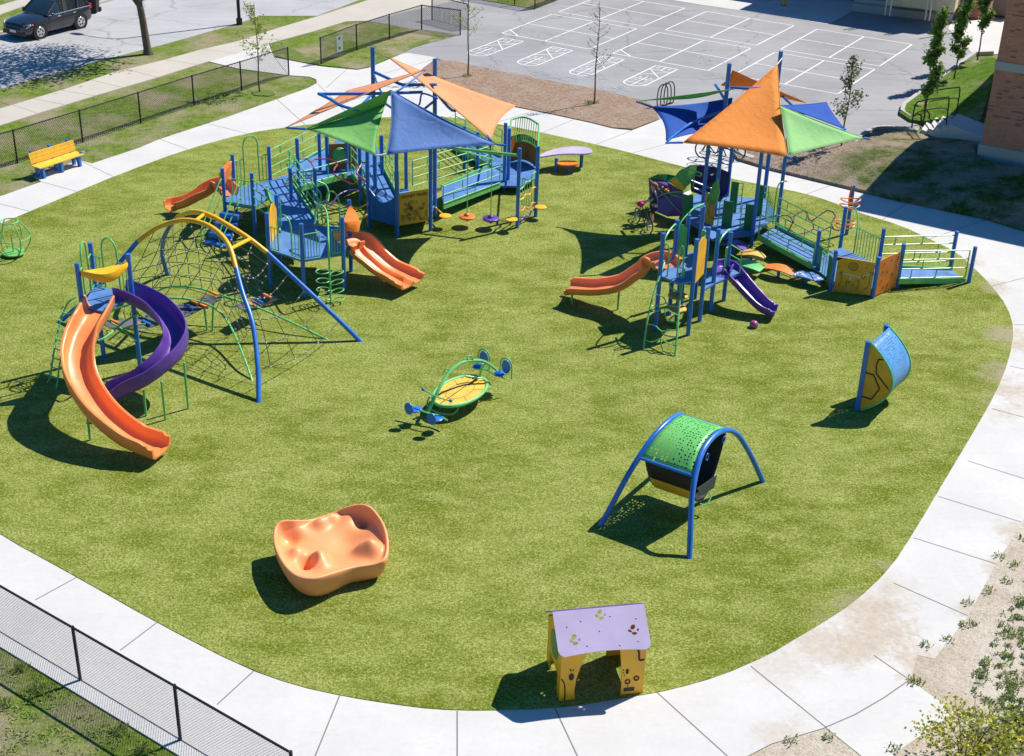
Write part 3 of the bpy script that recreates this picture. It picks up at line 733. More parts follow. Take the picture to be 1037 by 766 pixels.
fence([G(437.5, 20.5), G(474, 30)], 'farther leaf of the black chain link gate beside the asphalt', cell=.1, wire=.006, group='black chain link gates')
fence([G(440, -6), G(477, -2), G(521, 6), G(541.5, 10), G(567, 0), G(590, -10)], 'black chain link fence round the lawn corner at the top edge', cell=.1, wire=.006)

# ------------------------------------------------------------------ trees
def leaves(mb, c, r, n, size, rr, sq=(1, 1, 1), clump=0):
    cs_ = []
    if clump:
        for _ in range(clump):
            while True:
                p = Vector((rr.uniform(-1, 1), rr.uniform(-1, 1), rr.uniform(-1, 1)))
                if .25 < p.length < 1: break
            cs_.append(p)
    for _ in range(n):
        if clump:
            p = rr.choice(cs_)+Vector((rr.gauss(0, .17), rr.gauss(0, .17), rr.gauss(0, .13)))
        else:
            while True:
                p = Vector((rr.uniform(-1, 1), rr.uniform(-1, 1), rr.uniform(-1, 1)))
                if p.length < 1: break
        p = c+Vector((p.x*sq[0], p.y*sq[1], p.z*sq[2]))*r
        t = Vector((rr.gauss(0, 1), rr.gauss(0, 1), rr.gauss(0, .6))).normalized(); u = t.orthogonal().normalized()
        u = (Matrix.Rotation(rr.uniform(0, 6.28), 3, t) @ u); s_ = size*rr.uniform(.6, 1.3)
        mb.quad(p, p+t*s_*.5+u*s_*.32, p+t*s_, p+t*s_*.5-u*s_*.32)
def sapling(base, top, width, nl, label, mat, seed, lsize=.09, low=.35, spread='cone', group='young trees round the schoolyard', lean=Vector((0, 0, 0))):
    rr = random.Random(seed); o = thing('young_tree', base, label, 'tree', group)
    ht_ = top; tr = [base+Vector((math.sin(k*1.3+seed)*.03, math.cos(k*1.7+seed)*.03, 0))*(k > 0)+lean*(k/6)+Vector((0, 0, ht_*k/6)) for k in range(7)]
    mb = MB(); mb.tube(tr, [.038*(1-.13*k) for k in range(7)], 7)
    tips = []
    for k in range(16):
        f = low+(1-low)*k/16*.95; p = lerp(tr[int(f*6)], tr[min(6, int(f*6)+1)], f*6-int(f*6)); an = rr.uniform(0, 6.28)
        wv = width*(1-(f-low)/(1-low))**.6*(.75 if spread == 'col' else 1)+.05
        up_ = wv*(1.3 if spread == 'col' else .95)
        q = p+Vector((math.cos(an)*wv, math.sin(an)*wv, up_*rr.uniform(.6, 1.1)))
        m_ = lerp(p, q, .5)+Vector((0, 0, -.05))
        mb.tube([p, m_, q], [.012, .009, .004], 4); tips += [lerp(p, q, .4), m_, lerp(p, q, .75), q]
    tk = mb.build('trunk', BARK, o)
    mb = MB()
    for _ in range(nl):
        p = rr.choice(tips)+Vector((rr.gauss(0, .07), rr.gauss(0, .07), rr.gauss(0, .08)))
        leaves(mb, p, .03, 1, lsize, rr)
    mb.build('crown', mat, o, smooth=False)
    # small ring of mulch or weeds at its foot
    return o
sapling(G(473.8, 77.9), 4.9, .75, 420, 'thin young tree with yellowing leaves at the left end of the mulch bed', LEAF_Y, 1)
sapling(G(601.8, 106.6), 4.25, .55, 150, 'sparse young tree standing in the middle of the mulch bed', LEAF_D, 2, .075)
sapling(G(851, 159), 3.9, .55, 800, 'young tree with dull green leaves in the bed behind the green sail', LEAF_D, 3, .11)
sapling(G(263, 94), 3.75, .85, 620, 'young leafy tree on the lawn beside the end of the long fence', LEAF_Y, 4, .10, .3)
sapling(G(935.4, 122.7, .15), 4.6, .34, 2800, 'columnar young tree nearest the handrails of the steps', LEAF_G, 5, .15, .22, 'col')
sapling(G(965.4, 83, .18), 4.9, .36, 2800, 'columnar young tree in the middle of the row along the upper lawn', LEAF_G, 6, .15, .22, 'col')
sapling(G(989, 64.5, .2), 4.9, .36, 2800, 'columnar young tree farthest from the steps on the upper lawn', LEAF_G, 8, .15, .3, 'col')
for x, y, rx, ry, zz in ((267, 95, 12, 3.2, .006), ):
    sheet('mulch_ring', chaikin(g2(blob(x, y, rx, ry))), zz+.03, DIRT2)
for x, y, z_ in ((962, 85, .29), (985, 66, .36), (940, 106, .3)):
    pts = [Vector((G(q[0], q[1], z_).x, G(q[0], q[1], z_).y, z_+.04)) for q in blob(x, y, 15, 3.4, seed=int(x))]
    mb = MB(); mb.prism(chaikin(pts, 1), th=.25); tag(mb.build('mulch_ring', DIRT2, smooth=False), kind='structure')
mb = MB()
for x, y in ((473, 79), (601, 106), (597, 107)): tufts(mb, Z(G(x, y), .06), .22, 60, .12, wr)
tag(mb.build('tree_foot_weeds', WEED, smooth=False), 'small green weeds round the feet of the mulch bed trees', 'weeds', kind='stuff')

# street tree: only its trunk and lowest leaves are in view, its crown shades the road
tb = G(150.4, 55); stt = thing('street_tree', tb, 'grey trunked street tree on the grass strip shading the road', 'tree')
rr = random.Random(12); mb = MB(); mb.tube([tb, tb+Vector((-.03, 0, .25)), tb+Vector((-.12, 0, 1.6)), tb+Vector((-.3, -.05, 3.2)), tb+Vector((-.4, 0, 5)), tb+Vector((-.3, .1, 7))], [.26, .18, .16, .13, .10, .04], 10)
for k in range(14):
    z = 2.3+k*.33; an = k*2.4; L_ = 2.6-.1*k; p = tb+Vector((-.25, 0, z))
    q = p+Vector((math.cos(an)*L_, math.sin(an)*L_, 1.3)); mb.tube([p, lerp(p, q, .5)+Vector((0, 0, .3)), q], [.07, .05, .02], 6)
mb.tube([tb+Vector((-.2, 0, 2.1)), tb+Vector((-.7, -.1, 2.9)), tb+Vector((-1.3, -.2, 3.6))], [.09, .07, .04], 6)
mb.build('trunk', BARK, stt)
mb = MB(); leaves(mb, tb+Vector((-.6, .3, 5.9)), 2.75, 9000, .17, rr, (1.15, 1.1, .85), 95)
leaves(mb, tb+Vector((-2.1, -.4, 2.95)), .45, 90, .12, rr, (1.5, 1, .4))
mb.build('crown', LEAF_G, stt, smooth=False)
# lamp post
lb = G(242.5, 25); lp = thing('street_lamp', lb, 'dark street lamp post standing by the road at the top edge', 'street lamp')
mb = MB(); mb.tube([lb, lb+Vector((0, 0, .3)), lb+Vector((0, 0, .3)), lb+Vector((0, 0, 7.6))], [.15, .15, .085, .06], 10); mb.build('pole', BLACKM, lp)
mb = MB(); mb.tube(spl([lb+Vector((0, 0, 7.3)), lb+Vector((-.5, .25, 7.85)), lb+Vector((-1.6, .8, 8.0))]), .035, 6); mb.build('arm', BLACKM, lp)
mb = MB(); mb.disc(lb+Vector((-1.85, .92, 7.98)), .38, .14, 14, .5, R(-27)); mb.build('lamp_head', BLACKM, lp)

# bright bush at the lower right
bb = G(975, 775); bs_ = thing('bush', bb, 'yellow green leafy bush in the bottom right corner', 'bush')
rr = random.Random(5); mb = MB()
for k in range(16):
    an = rr.uniform(0, 6.28); l = rr.uniform(.2, .85); q = bb+Vector((math.cos(an)*l, math.sin(an)*l*.8, rr.uniform(.5, 1.1)))
    mb.tube([bb+Vector((math.cos(an)*.05, 0, 0)), lerp(bb, q, .5)+Vector((0, 0, .12)), q], [.014, .01, .004], 5)
mb.build('stem', BARK, bs_)
mb = MB(); leaves(mb, bb+Vector((.02, 0, .62)), .82, 1500, .075, rr, (1.15, .85, .75), 42)
mb.build('foliage', LEAF_B, bs_, smooth=False)
sheet('grass_corner', g2([(985, 740), (1010, 735), (1037, 722), (1120, 700), (1120, 800), (940, 800)]), .031, PATCHY)

# ================================================================== PLAY EQUIPMENT
def PT(x, y, h): p = G(x, y, h); return Vector((p.x, p.y, 0))     # foot of a post whose top is seen at x,y
UP = Vector((0, 0, 1))
def mk_post(par, b, h, mat=None, r=.062): MB().post(b, h, r).build('post', mat or BLUE, par)
def perp(a, b): t = Z(b-a, 0).normalized(); return Vector((-t.y, t.x, 0))
def ramp_rail(par, A, B, hs=(.12, .42, .72, 1.0), mat=GREEN, name='railing', r=.021, inset=.0):
    mb = MB(); n = len(hs)
    A = Vector(A); B = Vector(B)
    for h in hs: mb.tube([A+UP*h, B+UP*h], r, 6)
    for P in (A, B): mb.tube([P+UP*hs[0], P+UP*hs[-1]], r, 6)
    for i in range(n-1):
        for f in ((.33, .78) if i % 2 else (.18, .55)):
            P = lerp(A, B, f); mb.tube([P+UP*hs[i], P+UP*hs[i+1]], r*.8, 6)
    return mb.build(name, mat, par)
def barrier(par, A, B, z0, z1, n=6, mat=GREEN, loop=False, lh=.75, name='barrier', r=.014):
    """upright bars between A and B, with an optional tall loop handhold in the middle"""
    mb = MB(); A = Z(A, 0); B = Z(B, 0); z0 = z0+.05
    segs = [(0, 1)] if not loop else [(0, .3), (.7, 1)]
    for s0, s1 in segs:
        for z in (z0, z1): mb.tube([lerp(A, B, s0)+UP*z, lerp(A, B, s1)+UP*z], .018, 6)
        m = max(2, int(n*(s1-s0)+.5))
        for i in range(m+1):
            p = lerp(A, B, s0+(s1-s0)*i/m); mb.tube([p+UP*z0, p+UP*z1], r, 5)
    if loop:
        a, b = lerp(A, B, .3), lerp(A, B, .7); c = (a+b)/2; hw = (b-a)/2
        pts = [a+UP*z0, a+UP*(z1+lh-.35)]+[c-hw*math.cos(t)+UP*(z1+lh-.35+.35*math.sin(t)) for t in [math.pi*k/8 for k in range(1, 8)]]+[b+UP*(z1+lh-.35), b+UP*z0]
        mb.tube(pts, .024, 7)
    return mb.build(name, mat, par)
def deck(par, poly, z, name='deck', mat=DECK, th=.06):
    return MB().prism([Vector((p.x, p.y, z)) for p in poly], th=th).build(name, mat, par, smooth=False)
def ramp_part(par, a1, a2, b2, b1, name='ramp', trim=True, mat=DECK):
    """a1-a2 one end, b1-b2 the other"""
    o = MB().prism([a1, a2, b2, b1], th=.07).build(name, mat, par, smooth=False)
    if trim:
        for p, q in ((a1, b1), (a2, b2)):
            MB().beam(p+UP*.0, q+UP*.0, .05, .17).build('side_trim', GREEN, o, smooth=False)
    return o
def panel(par, A, B, z0, z1, mat, th=.03, name='panel', bow=0.0, n=8):
    A = Z(A, 0); B = Z(B, 0); k = perp(A, B)
    mb = MB(); rings = []
    for i in range(n+1):
        t = i/n; p = lerp(A, B, t); s = bow*math.sin(math.pi*t)
        rings.append([p+UP*z0-k*th/2, p+UP*(z1+s)-k*th/2, p+UP*(z1+s)+k*th/2, p+UP*z0+k*th/2])
    return mb.loft(rings).build(name, mat, par, smooth=False)
U_PROF = [(-.5, 1.0), (-.455, 1.04), (-.41, .98), (-.385, .5), (-.34, .16), (-.2, .02), (0, 0), (.2, .02), (.34, .16), (.385, .5), (.41, .98), (.455, 1.04), (.5, 1.0),
          (.49, .8), (.46, .3), (.40, -.02), (.24, -.14), (0, -.17), (-.24, -.14), (-.40, -.02), (-.46, .3), (-.49, .8)]
W_PROF = [(-.5, 1.0), (-.465, 1.04), (-.43, .98), (-.40, .4), (-.33, .08), (-.2, .02), (-.09, .12), (-.035, .62), (0, .68), (.035, .62), (.09, .12), (.2, .02), (.33, .08), (.40, .4), (.43, .98), (.465, 1.04), (.5, 1.0),
          (.49, .7), (.45, .1), (.36, -.12), (.2, -.17), (0, -.17), (-.2, -.17), (-.36, -.12), (-.45, .1), (-.49, .7)]
def slide(par, path, w, h, mat, prof=U_PROF, bank=None, n=7, name='slide', ribs=True):
    P = spl(path, n); m = len(P); rings = []
    nb = bank or [0]*len(path)
    for i in range(m):
        t = (P[min(i+1, m-1)]-P[max(i-1, 0)]).normalized()
        r = t.cross(UP).normalized(); u = r.cross(t)
        f = i/(m-1)*(len(nb)-1); k = min(int(f), len(nb)-2) if len(nb) > 1 else 0
        bk = lerp(nb[k], nb[k+1], f-k) if len(nb) > 1 else 0
        rot = Matrix.Rotation(bk, 3, t); r = rot @ r; u = rot @ u
        hk = h*(1 if i < m-4 else .8)
        fl = 1.0+(.018 if ribs and i and i % (n*2) == 0 else 0)
        rings.append([P[i]+r*a*w*fl+u*b*hk*fl for a, b in prof])
    return MB().loft(rings).build(name, mat, par, ang=50)
def hood(par, A, B, z0, z1, mat, out, depth=.35):
    """moulded canopy bar across the top of a slide, between two posts"""
    A = Z(A, 0); B = Z(B, 0); mb = MB(); rings = []; n = 12
    for i in range(n+1):
        t = i/n; p = lerp(A, B, .04+t*.92); s = math.sin(math.pi*t)
        top = z1-.02*s; bot = z0+(z1-z0)*.42*(1-s)**.5*0+ (z1-z0)*(.05+.0*s)
        c = p+out*(.05+depth*s*.6)
        rings.append([p+UP*(top-.05), c+UP*(top-.10*s), c+out*.05+UP*(top-.22*s-.06), c+out*.02+UP*(z0+.20*(1-s)), p+out*depth*.25*s+UP*(z0+.24*(1-s)+.02), p+out*.02+UP*(lerp(z0, z1, .5))])
    return mb.loft(rings).build('hood', mat, par, ang=60)
def sail(par, corners, mat, inset=.13, sag=.12, n=14, th=.012):
    a, b, c = [Vector(q) for q in corners]; ctr = (a+b+c)/3
    nrm = (b-a).cross(c-a).normalized()
    if nrm.z < 0: nrm = -nrm
    def ed(p, q, t):
        m = lerp(p, q, t); d = (ctr-(p+q)/2); return m+d*inset*4*t*(1-t)*.75
    mb = MB(); idx = {}
    for i in range(n+1):
        for j in range(n+1-i):
            u, v = i/n, j/n; ww = 1-u-v
            p = a*ww+b*u+c*v
            off = Vector((0, 0, 0))
            for (x, y, P_, Q_) in ((ww, u, a, b), (u, v, b, c), (v, ww, c, a)):
                off += (ctr-(P_+Q_)/2)*inset*4*x*y*.75
            off += -nrm*sag*27*u*v*ww
            idx[(i, j)] = len(mb.v); mb.v.append(p+off)
    for i in range(n):
        for j in range(n-i):
            mb.f.append((idx[(i, j)], idx[(i+1, j)], idx[(i, j+1)]))
            if j < n-i-1: mb.f.append((idx[(i+1, j)], idx[(i+1, j+1)], idx[(i, j+1)]))
    o = mb.build('shade_sail', mat, par, ang=180)
    md = o.modifiers.new('thickness', 'SOLIDIFY'); md.thickness = th; md.offset = 0
    hem = MB(); bd = [mb.v[idx[(i, 0)]] for i in range(n+1)]+[mb.v[idx[(n-j, j)]] for j in range(1, n+1)]+[mb.v[idx[(0, n-j)]] for j in range(1, n)]
    hem.tube(bd, .016, 5, loop=True); hem.build('hem', mat, o)
    return o
def sail4(par, corners, mat, n=12, inset=.1):
    a, b, c, d = [Vector(q) for q in corners]; ctr = (a+b+c+d)/4; mb = MB()
    for i in range(n+1):
        for j in range(n+1):
            u, v = i/n, j/n; p = a*(1-u)*(1-v)+b*u*(1-v)+c*u*v+d*(1-u)*v
            k = 4*inset*(u*(1-u)*(1-2*v)**2+v*(1-v)*(1-2*u)**2)
            mb.v.append(p+(ctr-p)*k)
    for i in range(n):
        for j in range(n): q = i*(n+1)+j; mb.f.append((q, q+n+1, q+n+2, q+1))
    o = mb.build('shade_sail', mat, par, ang=180)
    md = o.modifiers.new('thickness', 'SOLIDIFY'); md.thickness = .012; md.offset = 0
    return o
def pipe(par, px, r=.03, mat=GREEN, name='rail', k=5, seg=7):
    return MB().tube(spl([G(*q) for q in px], k), r, seg).build(name, mat, par)
def ppx(mb, px, r=.025, k=4, seg=6): mb.tube(spl([G(*q) for q in px], k), r, seg)

# ---------------------------------------------------------------- left spiral slide tower
tw = thing('slide_tower', G(112, 370), 'slide tower with curved orange slide and purple slide under a yellow hood', 'slide tower')
fl, fr, bl = PT(77.6, 266.5, 3.3), PT(129.4, 257, 3.3), PT(91, 246, 3.3)
br = bl+(fr-fl)*.80
for p in (fl, fr, bl): mk_post(tw, p, 3.3)
ZD = 2.12
dk = [fl+(fl-fr)*.02, lerp(fl, fr, .5)+(fl-bl)*.42, fr, bl+(fr-bl)*.93+(bl-fl)*.10, bl]
deck(tw, dk, ZD)
fo = ((fl-bl)*.9).normalized(); fo = -perp(fl, fr) if (-perp(fl, fr)).dot(fl-bl) > 0 else perp(fl, fr)
hood(tw, fl, fr, 2.78, 3.12, YELLOW, fo, .42)
barrier(tw, fl, bl, ZD, ZD+.9, 6, loop=True, lh=.55); barrier(tw, bl, fr, ZD, ZD+.85, 10, loop=True, lh=.6)
slide(tw, [G(102, 311, 2.08), G(95, 325, 2.0), G(84, 345, 1.75), G(78, 370, 1.42), G(83, 395, 1.1), G(102, 423, .75), G(130, 446, .42), G(151, 455, .27), G(164, 459, .24)], .78, .33, ORANGE, bank=[0, 0, -.1, -.2, -.2, -.15, -.1, 0, 0])
slide(tw, [G(122, 300, 2.08), G(136, 304, 2.05), G(159, 316, 1.85), G(177, 334, 1.58), G(181, 351, 1.35), G(170, 369, 1.12), G(148, 387, .82), G(124, 399, .52), G(108, 408, .32)], .62, .34, PURPLE, bank=[0, 0, .12, .25, .3, .25, .15, 0, 0])
for b, h in (((190.8, 415.6), 1.34), ((167.7, 427), 1.12), ((148.3, 422.9), .74), ((91.7, 447.4), .62)):
    MB().post(G(*b), h, .03).build('slide_support', GREEN, tw)
# wavy climber hanging down the left side
mb = MB()
ppx(mb, [(77, 301, 2.1), (68, 308, 1.95), (60, 330, 1.35), (54, 360, .6), (51, 385, 0)], .024); ppx(mb, [(84, 303, 2.1), (76, 312, 1.95), (68, 334, 1.35), (61, 366, .6), (57, 395, 0)], .024)
for k in range(9):
    f = k/8; x = lerp(66, 52, f); y = lerp(312, 386, f); z = lerp(1.9, .1, f)
    ppx(mb, [(x-2, y-2, z), (x-4, y+3, z-.08), (x+2, y+6, z-.1), (x+7, y+4, z)], .016)
mb.build('climber', GREEN, tw)
mb = MB()
for p in ((112, 335), (130, 330)): pass
ppx(mb, [(84, 330, 1.5), (100, 345, 1.45), (126, 326, 1.6), (140, 318, 1.7)], .03); ppx(mb, [(95, 318, 1.7), (118, 330, 1.3), (138, 345, 1.2)], .025); ppx(mb, [(110, 345, 1.2), (128, 332, 1.3), (147, 328, 1.4)], .025)
mb.build('brace', GREEN, tw)

# ---------------------------------------------------------------- arched rope climber
ac = thing('rope_climber', G(215, 350), 'rope net climber under two crossing blue and yellow steel arches', 'net climber')
P0, P1 = G(59, 328), G(262, 409); TP = G(203, 224.4, 3.2)
Q0, Q1 = G(170, 279), G(366, 347); TQ = G(197, 214.6, 3.0)
pp = [(100, 290), (140, 244), (160, 230.5), (183, 223.4), (203, 225.4), (220, 234.5), (232, 249.5), (239, 272), (246, 297.6), (254.8, 323.5), (259, 349), (261.5, 380)]
qq = [(164.5, 260), (165.7, 243), (171.5, 230), (180, 220), (194.5, 214.6), (211.7, 217.8), (231.8, 228.7), (252, 241.6), (270.6, 256), (318, 300.5), (345, 326)]
PP = [P0]+[PL(x, y, P0, P1, TP) for x, y in pp]+[P1]
QQ = [Q0]+[PL(x, y, Q0, Q1, TQ) for x, y in qq]+[Q1]
def arch_parts(L, i0, i1, par):
    A, B_, C_ = spl(L[:i0+1], 6), spl(L[i0:i1+1], 6), spl(L[i1:], 6)
    MB().tube(A, .064, 12).build('arch_leg', BLUE, par); MB().tube(C_, .064, 12).build('arch_leg', BLUE, par); MB().tube(B_, .066, 12).build('arch_top', YELLOW, par)
    return A, B_, C_
PA = arch_parts(PP, 2, 8, ac); QA = arch_parts(QQ, 4, 9, ac)
for a, b in (((197, 224.5), (207, 217)), ((233, 252.5), (253, 242.4))):
    MB().tube([PL(*a, P0, P1, TP), PL(*b, Q0, Q1, TQ)], .05, 8).build('rung', YELLOW, ac)
gr1 = spl([G(256, 388, 0), G(247, 362, .35), G(233, 330, .62), G(217, 312, .85), (G(191.6, 303.4, .95)), G(160, 303, .85), G(120, 312, .45), G(100, 325, 0)], 6)
gr2 = spl([G(335, 346, 0), G(300, 329, .3), G(262, 312, .55), G(230, 301, .8), G(200, 292, .95), G(171.5, 290.5, .9), G(150, 300, .6)], 6)
MB().tube(gr1, .03, 8).build('low_rail', GREEN, ac); MB().tube(gr2, .03, 8).build('low_rail', GREEN, ac)
for x, y in ((210, 336), (215, 337)):
    MB().tube([G(x, y), G(x-4 if x < 212 else x+1, 306, .9)], .03, 7).build('rail_support', GREEN, ac)
def samp(L, t):
    d = [0]
    for a, b in zip(L, L[1:]): d.append(d[-1]+(b-a).length)
    q = t*d[-1]
    for i in range(1, len(d)):
        if d[i] >= q: return lerp(L[i-1], L[i], (q-d[i-1])/max(1e-6, d[i]-d[i-1]))
    return L[-1]
PF = spl(PP, 6); QF = spl(QQ, 6)
def net(top, bot, nu, nv, r=.011, sway=.06):
    mb = MB(); jb = MB(); g = [[lerp(samp(top, .06+.88*u/nu), samp(bot, .02+.96*u/nu), .03+.97*v/nv)+Vector((rnd.gauss(0, 1), rnd.gauss(0, 1), rnd.gauss(0, 1)))*sway*(0 < v < nv) for v in range(nv+1)] for u in range(nu+1)]
    for u in range(nu+1): mb.tube(g[u], r, 4)
    for v in range(1, nv): mb.tube([g[u][v] for u in range(nu+1)], r, 4)
    for u in range(nu+1):
        for v in range(0, nv): jb.sphere(g[u][v], .026, 5, 4)
    return mb, jb
for (a, b, nu, nv) in ((QF[6:-16], gr2[::-1][:-12], 10, 6), (PF[14:-14], gr1[::-1][4:-8], 9, 6)):
    m1, j1 = net(a, b, nu, nv, .010, .03); r_ = m1.build('rope_net', ROPE, ac); j1.build('rope_joint', JOINT, r_)
m2 = MB(); j2 = MB()
# sagging cross net below the crown
rows = []
for u in range(7):
    a = samp(PF, .56+.36*u/6); b = samp(QF, .56+.36*u/6); row = []
    for v in range(8):
        f = v/7; p = lerp(a, b, f); p = p-UP*(math.sin(math.pi*f)*.35); p.z = max(.2, p.z); row.append(p)
    rows.append(row); m2.tube(row, .011, 4)
for v in range(1, 7, 2): m2.tube([rows[u][v] for u in range(7)], .011, 4)
for rw_ in rows:
    for p in rw_: j2.sphere(p, .026, 5, 4)
r_ = m2.build('rope_net', ROPE, ac); j2.build('rope_joint', JOINT, r_)
# rubber belt bridge with grips
bp = [(G(104, 326, 1.0), G(110, 332, 1.0)), (G(140, 322, .85), G(150, 332, .85)), (G(180, 309, .82), G(190, 320, .82)), (G(213, 299, .95), G(224, 303, .95))]
mb = MB(); mb.loft([[a, b, b-UP*.025, a-UP*.025] for a, b in [(lerp(bp[i][0], bp[i+1][0], t), lerp(bp[i][1], bp[i+1][1], t)) for i in range(3) for t in (0, .25, .5, .75)]+[bp[3]]])
bt = mb.build('belt_bridge', GREYP, ac, smooth=False)
bp2 = [(G(238, 309, .7), G(246, 314, .7)), (G(256, 303, .5), G(266, 310, .5)), (G(271, 297, .75), G(282, 303, .75))]
mb = MB(); mb.loft([[a, b, b-UP*.025, a-UP*.025] for a, b in bp2]); bt2 = mb.build('belt_bridge', GREYP, ac, smooth=False)
for (x, y, z, m_) in ((116, 326, 1.0, OPIPE), (138, 327, .86, OPIPE), (148, 327, .9, BLUE), (180, 316, .85, OPIPE), (191, 311, .9, BLUE), (196, 306, .92, OPIPE), (216, 297, 1.0, OPIPE), (206, 310, .9, OPIPE)):
    MB().beam(G(x-4, y-2, z), G(x+4.5, y+2, z), .06, .06).build('grip', m_, bt)
for (x, y, z, m_) in ((254, 308, .6, OPIPE), (262, 305, .6, BLUE), (271, 300, .7, OPIPE)):
    MB().beam(G(x-4, y-2, z), G(x+4, y+2, z), .06, .06).build('grip', m_, bt2)

# ---------------------------------------------------------------- main left playground with ramps and faded sails
pl = thing('play_structure', G(350, 240), 'large left play structure with ramps, double orange slide and faded shade sails', 'play structure')
ZA, ZB, ZC, ZE, ZDk = 1.0, 1.2, .85, .35, .5
p1, p2, p3, p4 = PT(224.9, 170.4, 2.15), PT(235, 156.6, 2.15), PT(271.9, 148.5, 2.15), PT(254.7, 175.9, 2.13)
for p in (p1, p2, p3, p4): mk_post(pl, p, 2.15)
b_l, b_bl, b_f, b_r, b_br = PT(270, 215.7, 2.32), PT(279.7, 197.5, 2.32), PT(304.8, 226.4, 2.33), PT(346.5, 219.6, 2.34), PT(353.4, 203.5, 2.30)
b_b = G(321, 231.8)
for p in (b_l, b_bl, b_f, b_r, b_br): mk_post(pl, p, 2.33)
mk_post(pl, b_b, 1.95+.1)
pA = G(304, 215.3); mk_post(pl, pA, 2.55)
pM = PT(293.5, 170, 2.2); mk_post(pl, pM, 2.2)
# deck A
deck(pl, [p1, p2, p3, G(295, 176, ZA), G(283.6, 192.6, ZA), p4], ZA)
deck(pl, [b_l, b_f, b_r, b_br, G(345, 229, ZB), G(319, 229, ZB), G(284, 236, ZB), b_bl], ZB)
barrier(pl, p2, p3, ZA, ZA+.9, 11, loop=True, lh=.75)
barrier(pl, p1, p4, ZA, ZA+.02, 2, name='deck_edge')
# railing between A and ramps (front side of deck A, seen from outside)
ramp_rail(pl, Z(p4, ZA), G(285, 232, ZB), (.1, .38, .66, .95))
ramp_part(pl, G(270, 190, ZA), G(296, 186, ZA), G(322, 226, ZB), G(284, 236, ZB))
ramp_rail(pl, G(294, 180, ZA), G(326, 226, ZB), (.1, .38, .66, .95))
panel(pl, lerp(p1, p4, .0), lerp(p1, p4, .0)+Vector((.01, 0, 0)), 0, .02, BLUE) if False else None
barrier(pl, lerp(p1, p4, .3), p4, ZA-.0, ZA+.85, 5, mat=GREEN)
# back left slide with hood
bs = lerp(p1, p2, .5)
slide(pl, [Z(bs, ZA), G(222, 189.5, .98), G(205, 199, .68), G(190, 207, .40), G(178, 210.5, .27), G(170, 212.5, .25)], .66, .26, ORANGE)
hood(pl, p1, p2, 1.45, 2.0, OPIPE, Vector((-1, .1, 0)), .3)
# moulded steps at the front left
s0, s1 = lerp(p1, p4, .0), lerp(p1, p4, .62); fdir = -perp(p1, p4) if perp(p1, p4).y > 0 else perp(p1, p4)
stp_o = None
for i in range(4):
    z = ZA-.22*(i+1); a = s0+fdir*(.02+.30*i); b = s1+fdir*(.02+.30*i)
    mb = MB(); q = [a, b, b+fdir*.34+(b-a)*.05*i, a+fdir*.34-(b-a)*.05*i]; mb.prism([Z(v, z) for v in q], th=.16)
    mb.build('step', BLUE, pl)
for e in (s0, s1):
    mb = MB(); mb.tube(spl([Z(e, ZA+.8), e+fdir*.25+UP*(ZA+.72), e+fdir*1.3+UP*.75, e+fdir*1.45+UP*.5, e+fdir*1.4+UP*.02], 5), .022, 7)
    mb.tube([Z(e, ZA+.35), e+fdir*1.35+UP*.35], .018, 6); mb.build('handrail', GREEN, pl)
# ramp 1, A to C
ZR1 = .95
ramp_part(pl, G(306, 191, ZR1), G(291, 168, ZR1+.03), G(333, 151, ZC), G(351, 178, ZC))
ramp_rail(pl, Z(p3, ZA), G(333, 151, ZC)); ramp_rail(pl, G(308, 190, ZR1), G(352, 177.5, ZC), (.1, .55))
for q in ((322.9, 135), (330.5, 137.6)): mk_post(pl, PT(*q, 2.2), 2.2)
c1 = G(352.3, 197.5); mk_post(pl, c1, 2.35)
c3 = PT(386.4, 137, 2.15); mk_post(pl, c3, 2.15); c4 = PT(364, 149, 2.05); mk_post(pl, c4, 2.05)
deck(pl, [G(333, 151, ZC), G(351, 178, ZC), G(357, 177, ZC), G(386, 163, ZC), G(382, 148, ZC), G(360, 141, ZC), G(340, 142, ZC)], ZC-.004, 'landing')
pc0, pc1 = PT(331, 137.5, 2.1), PT(361, 142, 1.9)
pnl = panel(pl, pc0, pc1, ZC+.02, ZC+.95, BROWNO); mbb = MB(); mm_ = lerp(pc0, pc1, .42)-Vector((0, .04, 0)); mbb.sphere(Z(mm_, 1.42), .27, 14, 10, (1, .5, 1)); mbb.build('bubble_window', LGREEN, pnl)
# ramp 2, C to the sail tower
ramp_part(pl, G(356, 177, ZC), G(385, 166, ZC), G(404, 203, ZDk), G(372, 196, ZDk))
ramp_rail(pl, G(385, 166, ZC), G(404, 203, ZDk)); ramp_rail(pl, G(356, 178, ZC), G(371, 196, ZDk))
# sail tower posts
d1, d2, d3, d4 = G(373.6, 231.6), G(402.4, 240.8), G(436, 234.9), G(440.3, 221.7); LP1 = PT(377.2, 47.5, 5.4); d5 = G(411.5, 205)
for p in (d1, d2, d3): mk_post(pl, p, 3.35)
mk_post(pl, d5, 3.1); mk_post(pl, d4, 5.35, r=.07); mk_post(pl, LP1, 5.4, r=.07)
deck(pl, [d1, d2, d3, d4, d5+(d4-d5)*.2, d5, LP1], ZDk)
mb = MB(); A, B_ = d1, d2; kk = perp(A, B_); kk = kk if kk.y < 0 else -kk
rg = []
for i in range(25):
    t = i/24; p = lerp(A, B_, .04+.92*t); wv = .02*math.sin(i*math.pi); s = .32*(1-math.sin(math.pi*min(1, t*1.0)/1)*.9)
    o_ = kk*(.03 if i % 2 else .0); tp = ZDk+.55+.35*(abs(t-.5)*2)**1.6
    rg.append([p+o_+UP*(ZDk-.12), p+o_+UP*tp, p+o_-kk*.03+UP*tp, p+o_-kk*.03+UP*(ZDk-.12)])
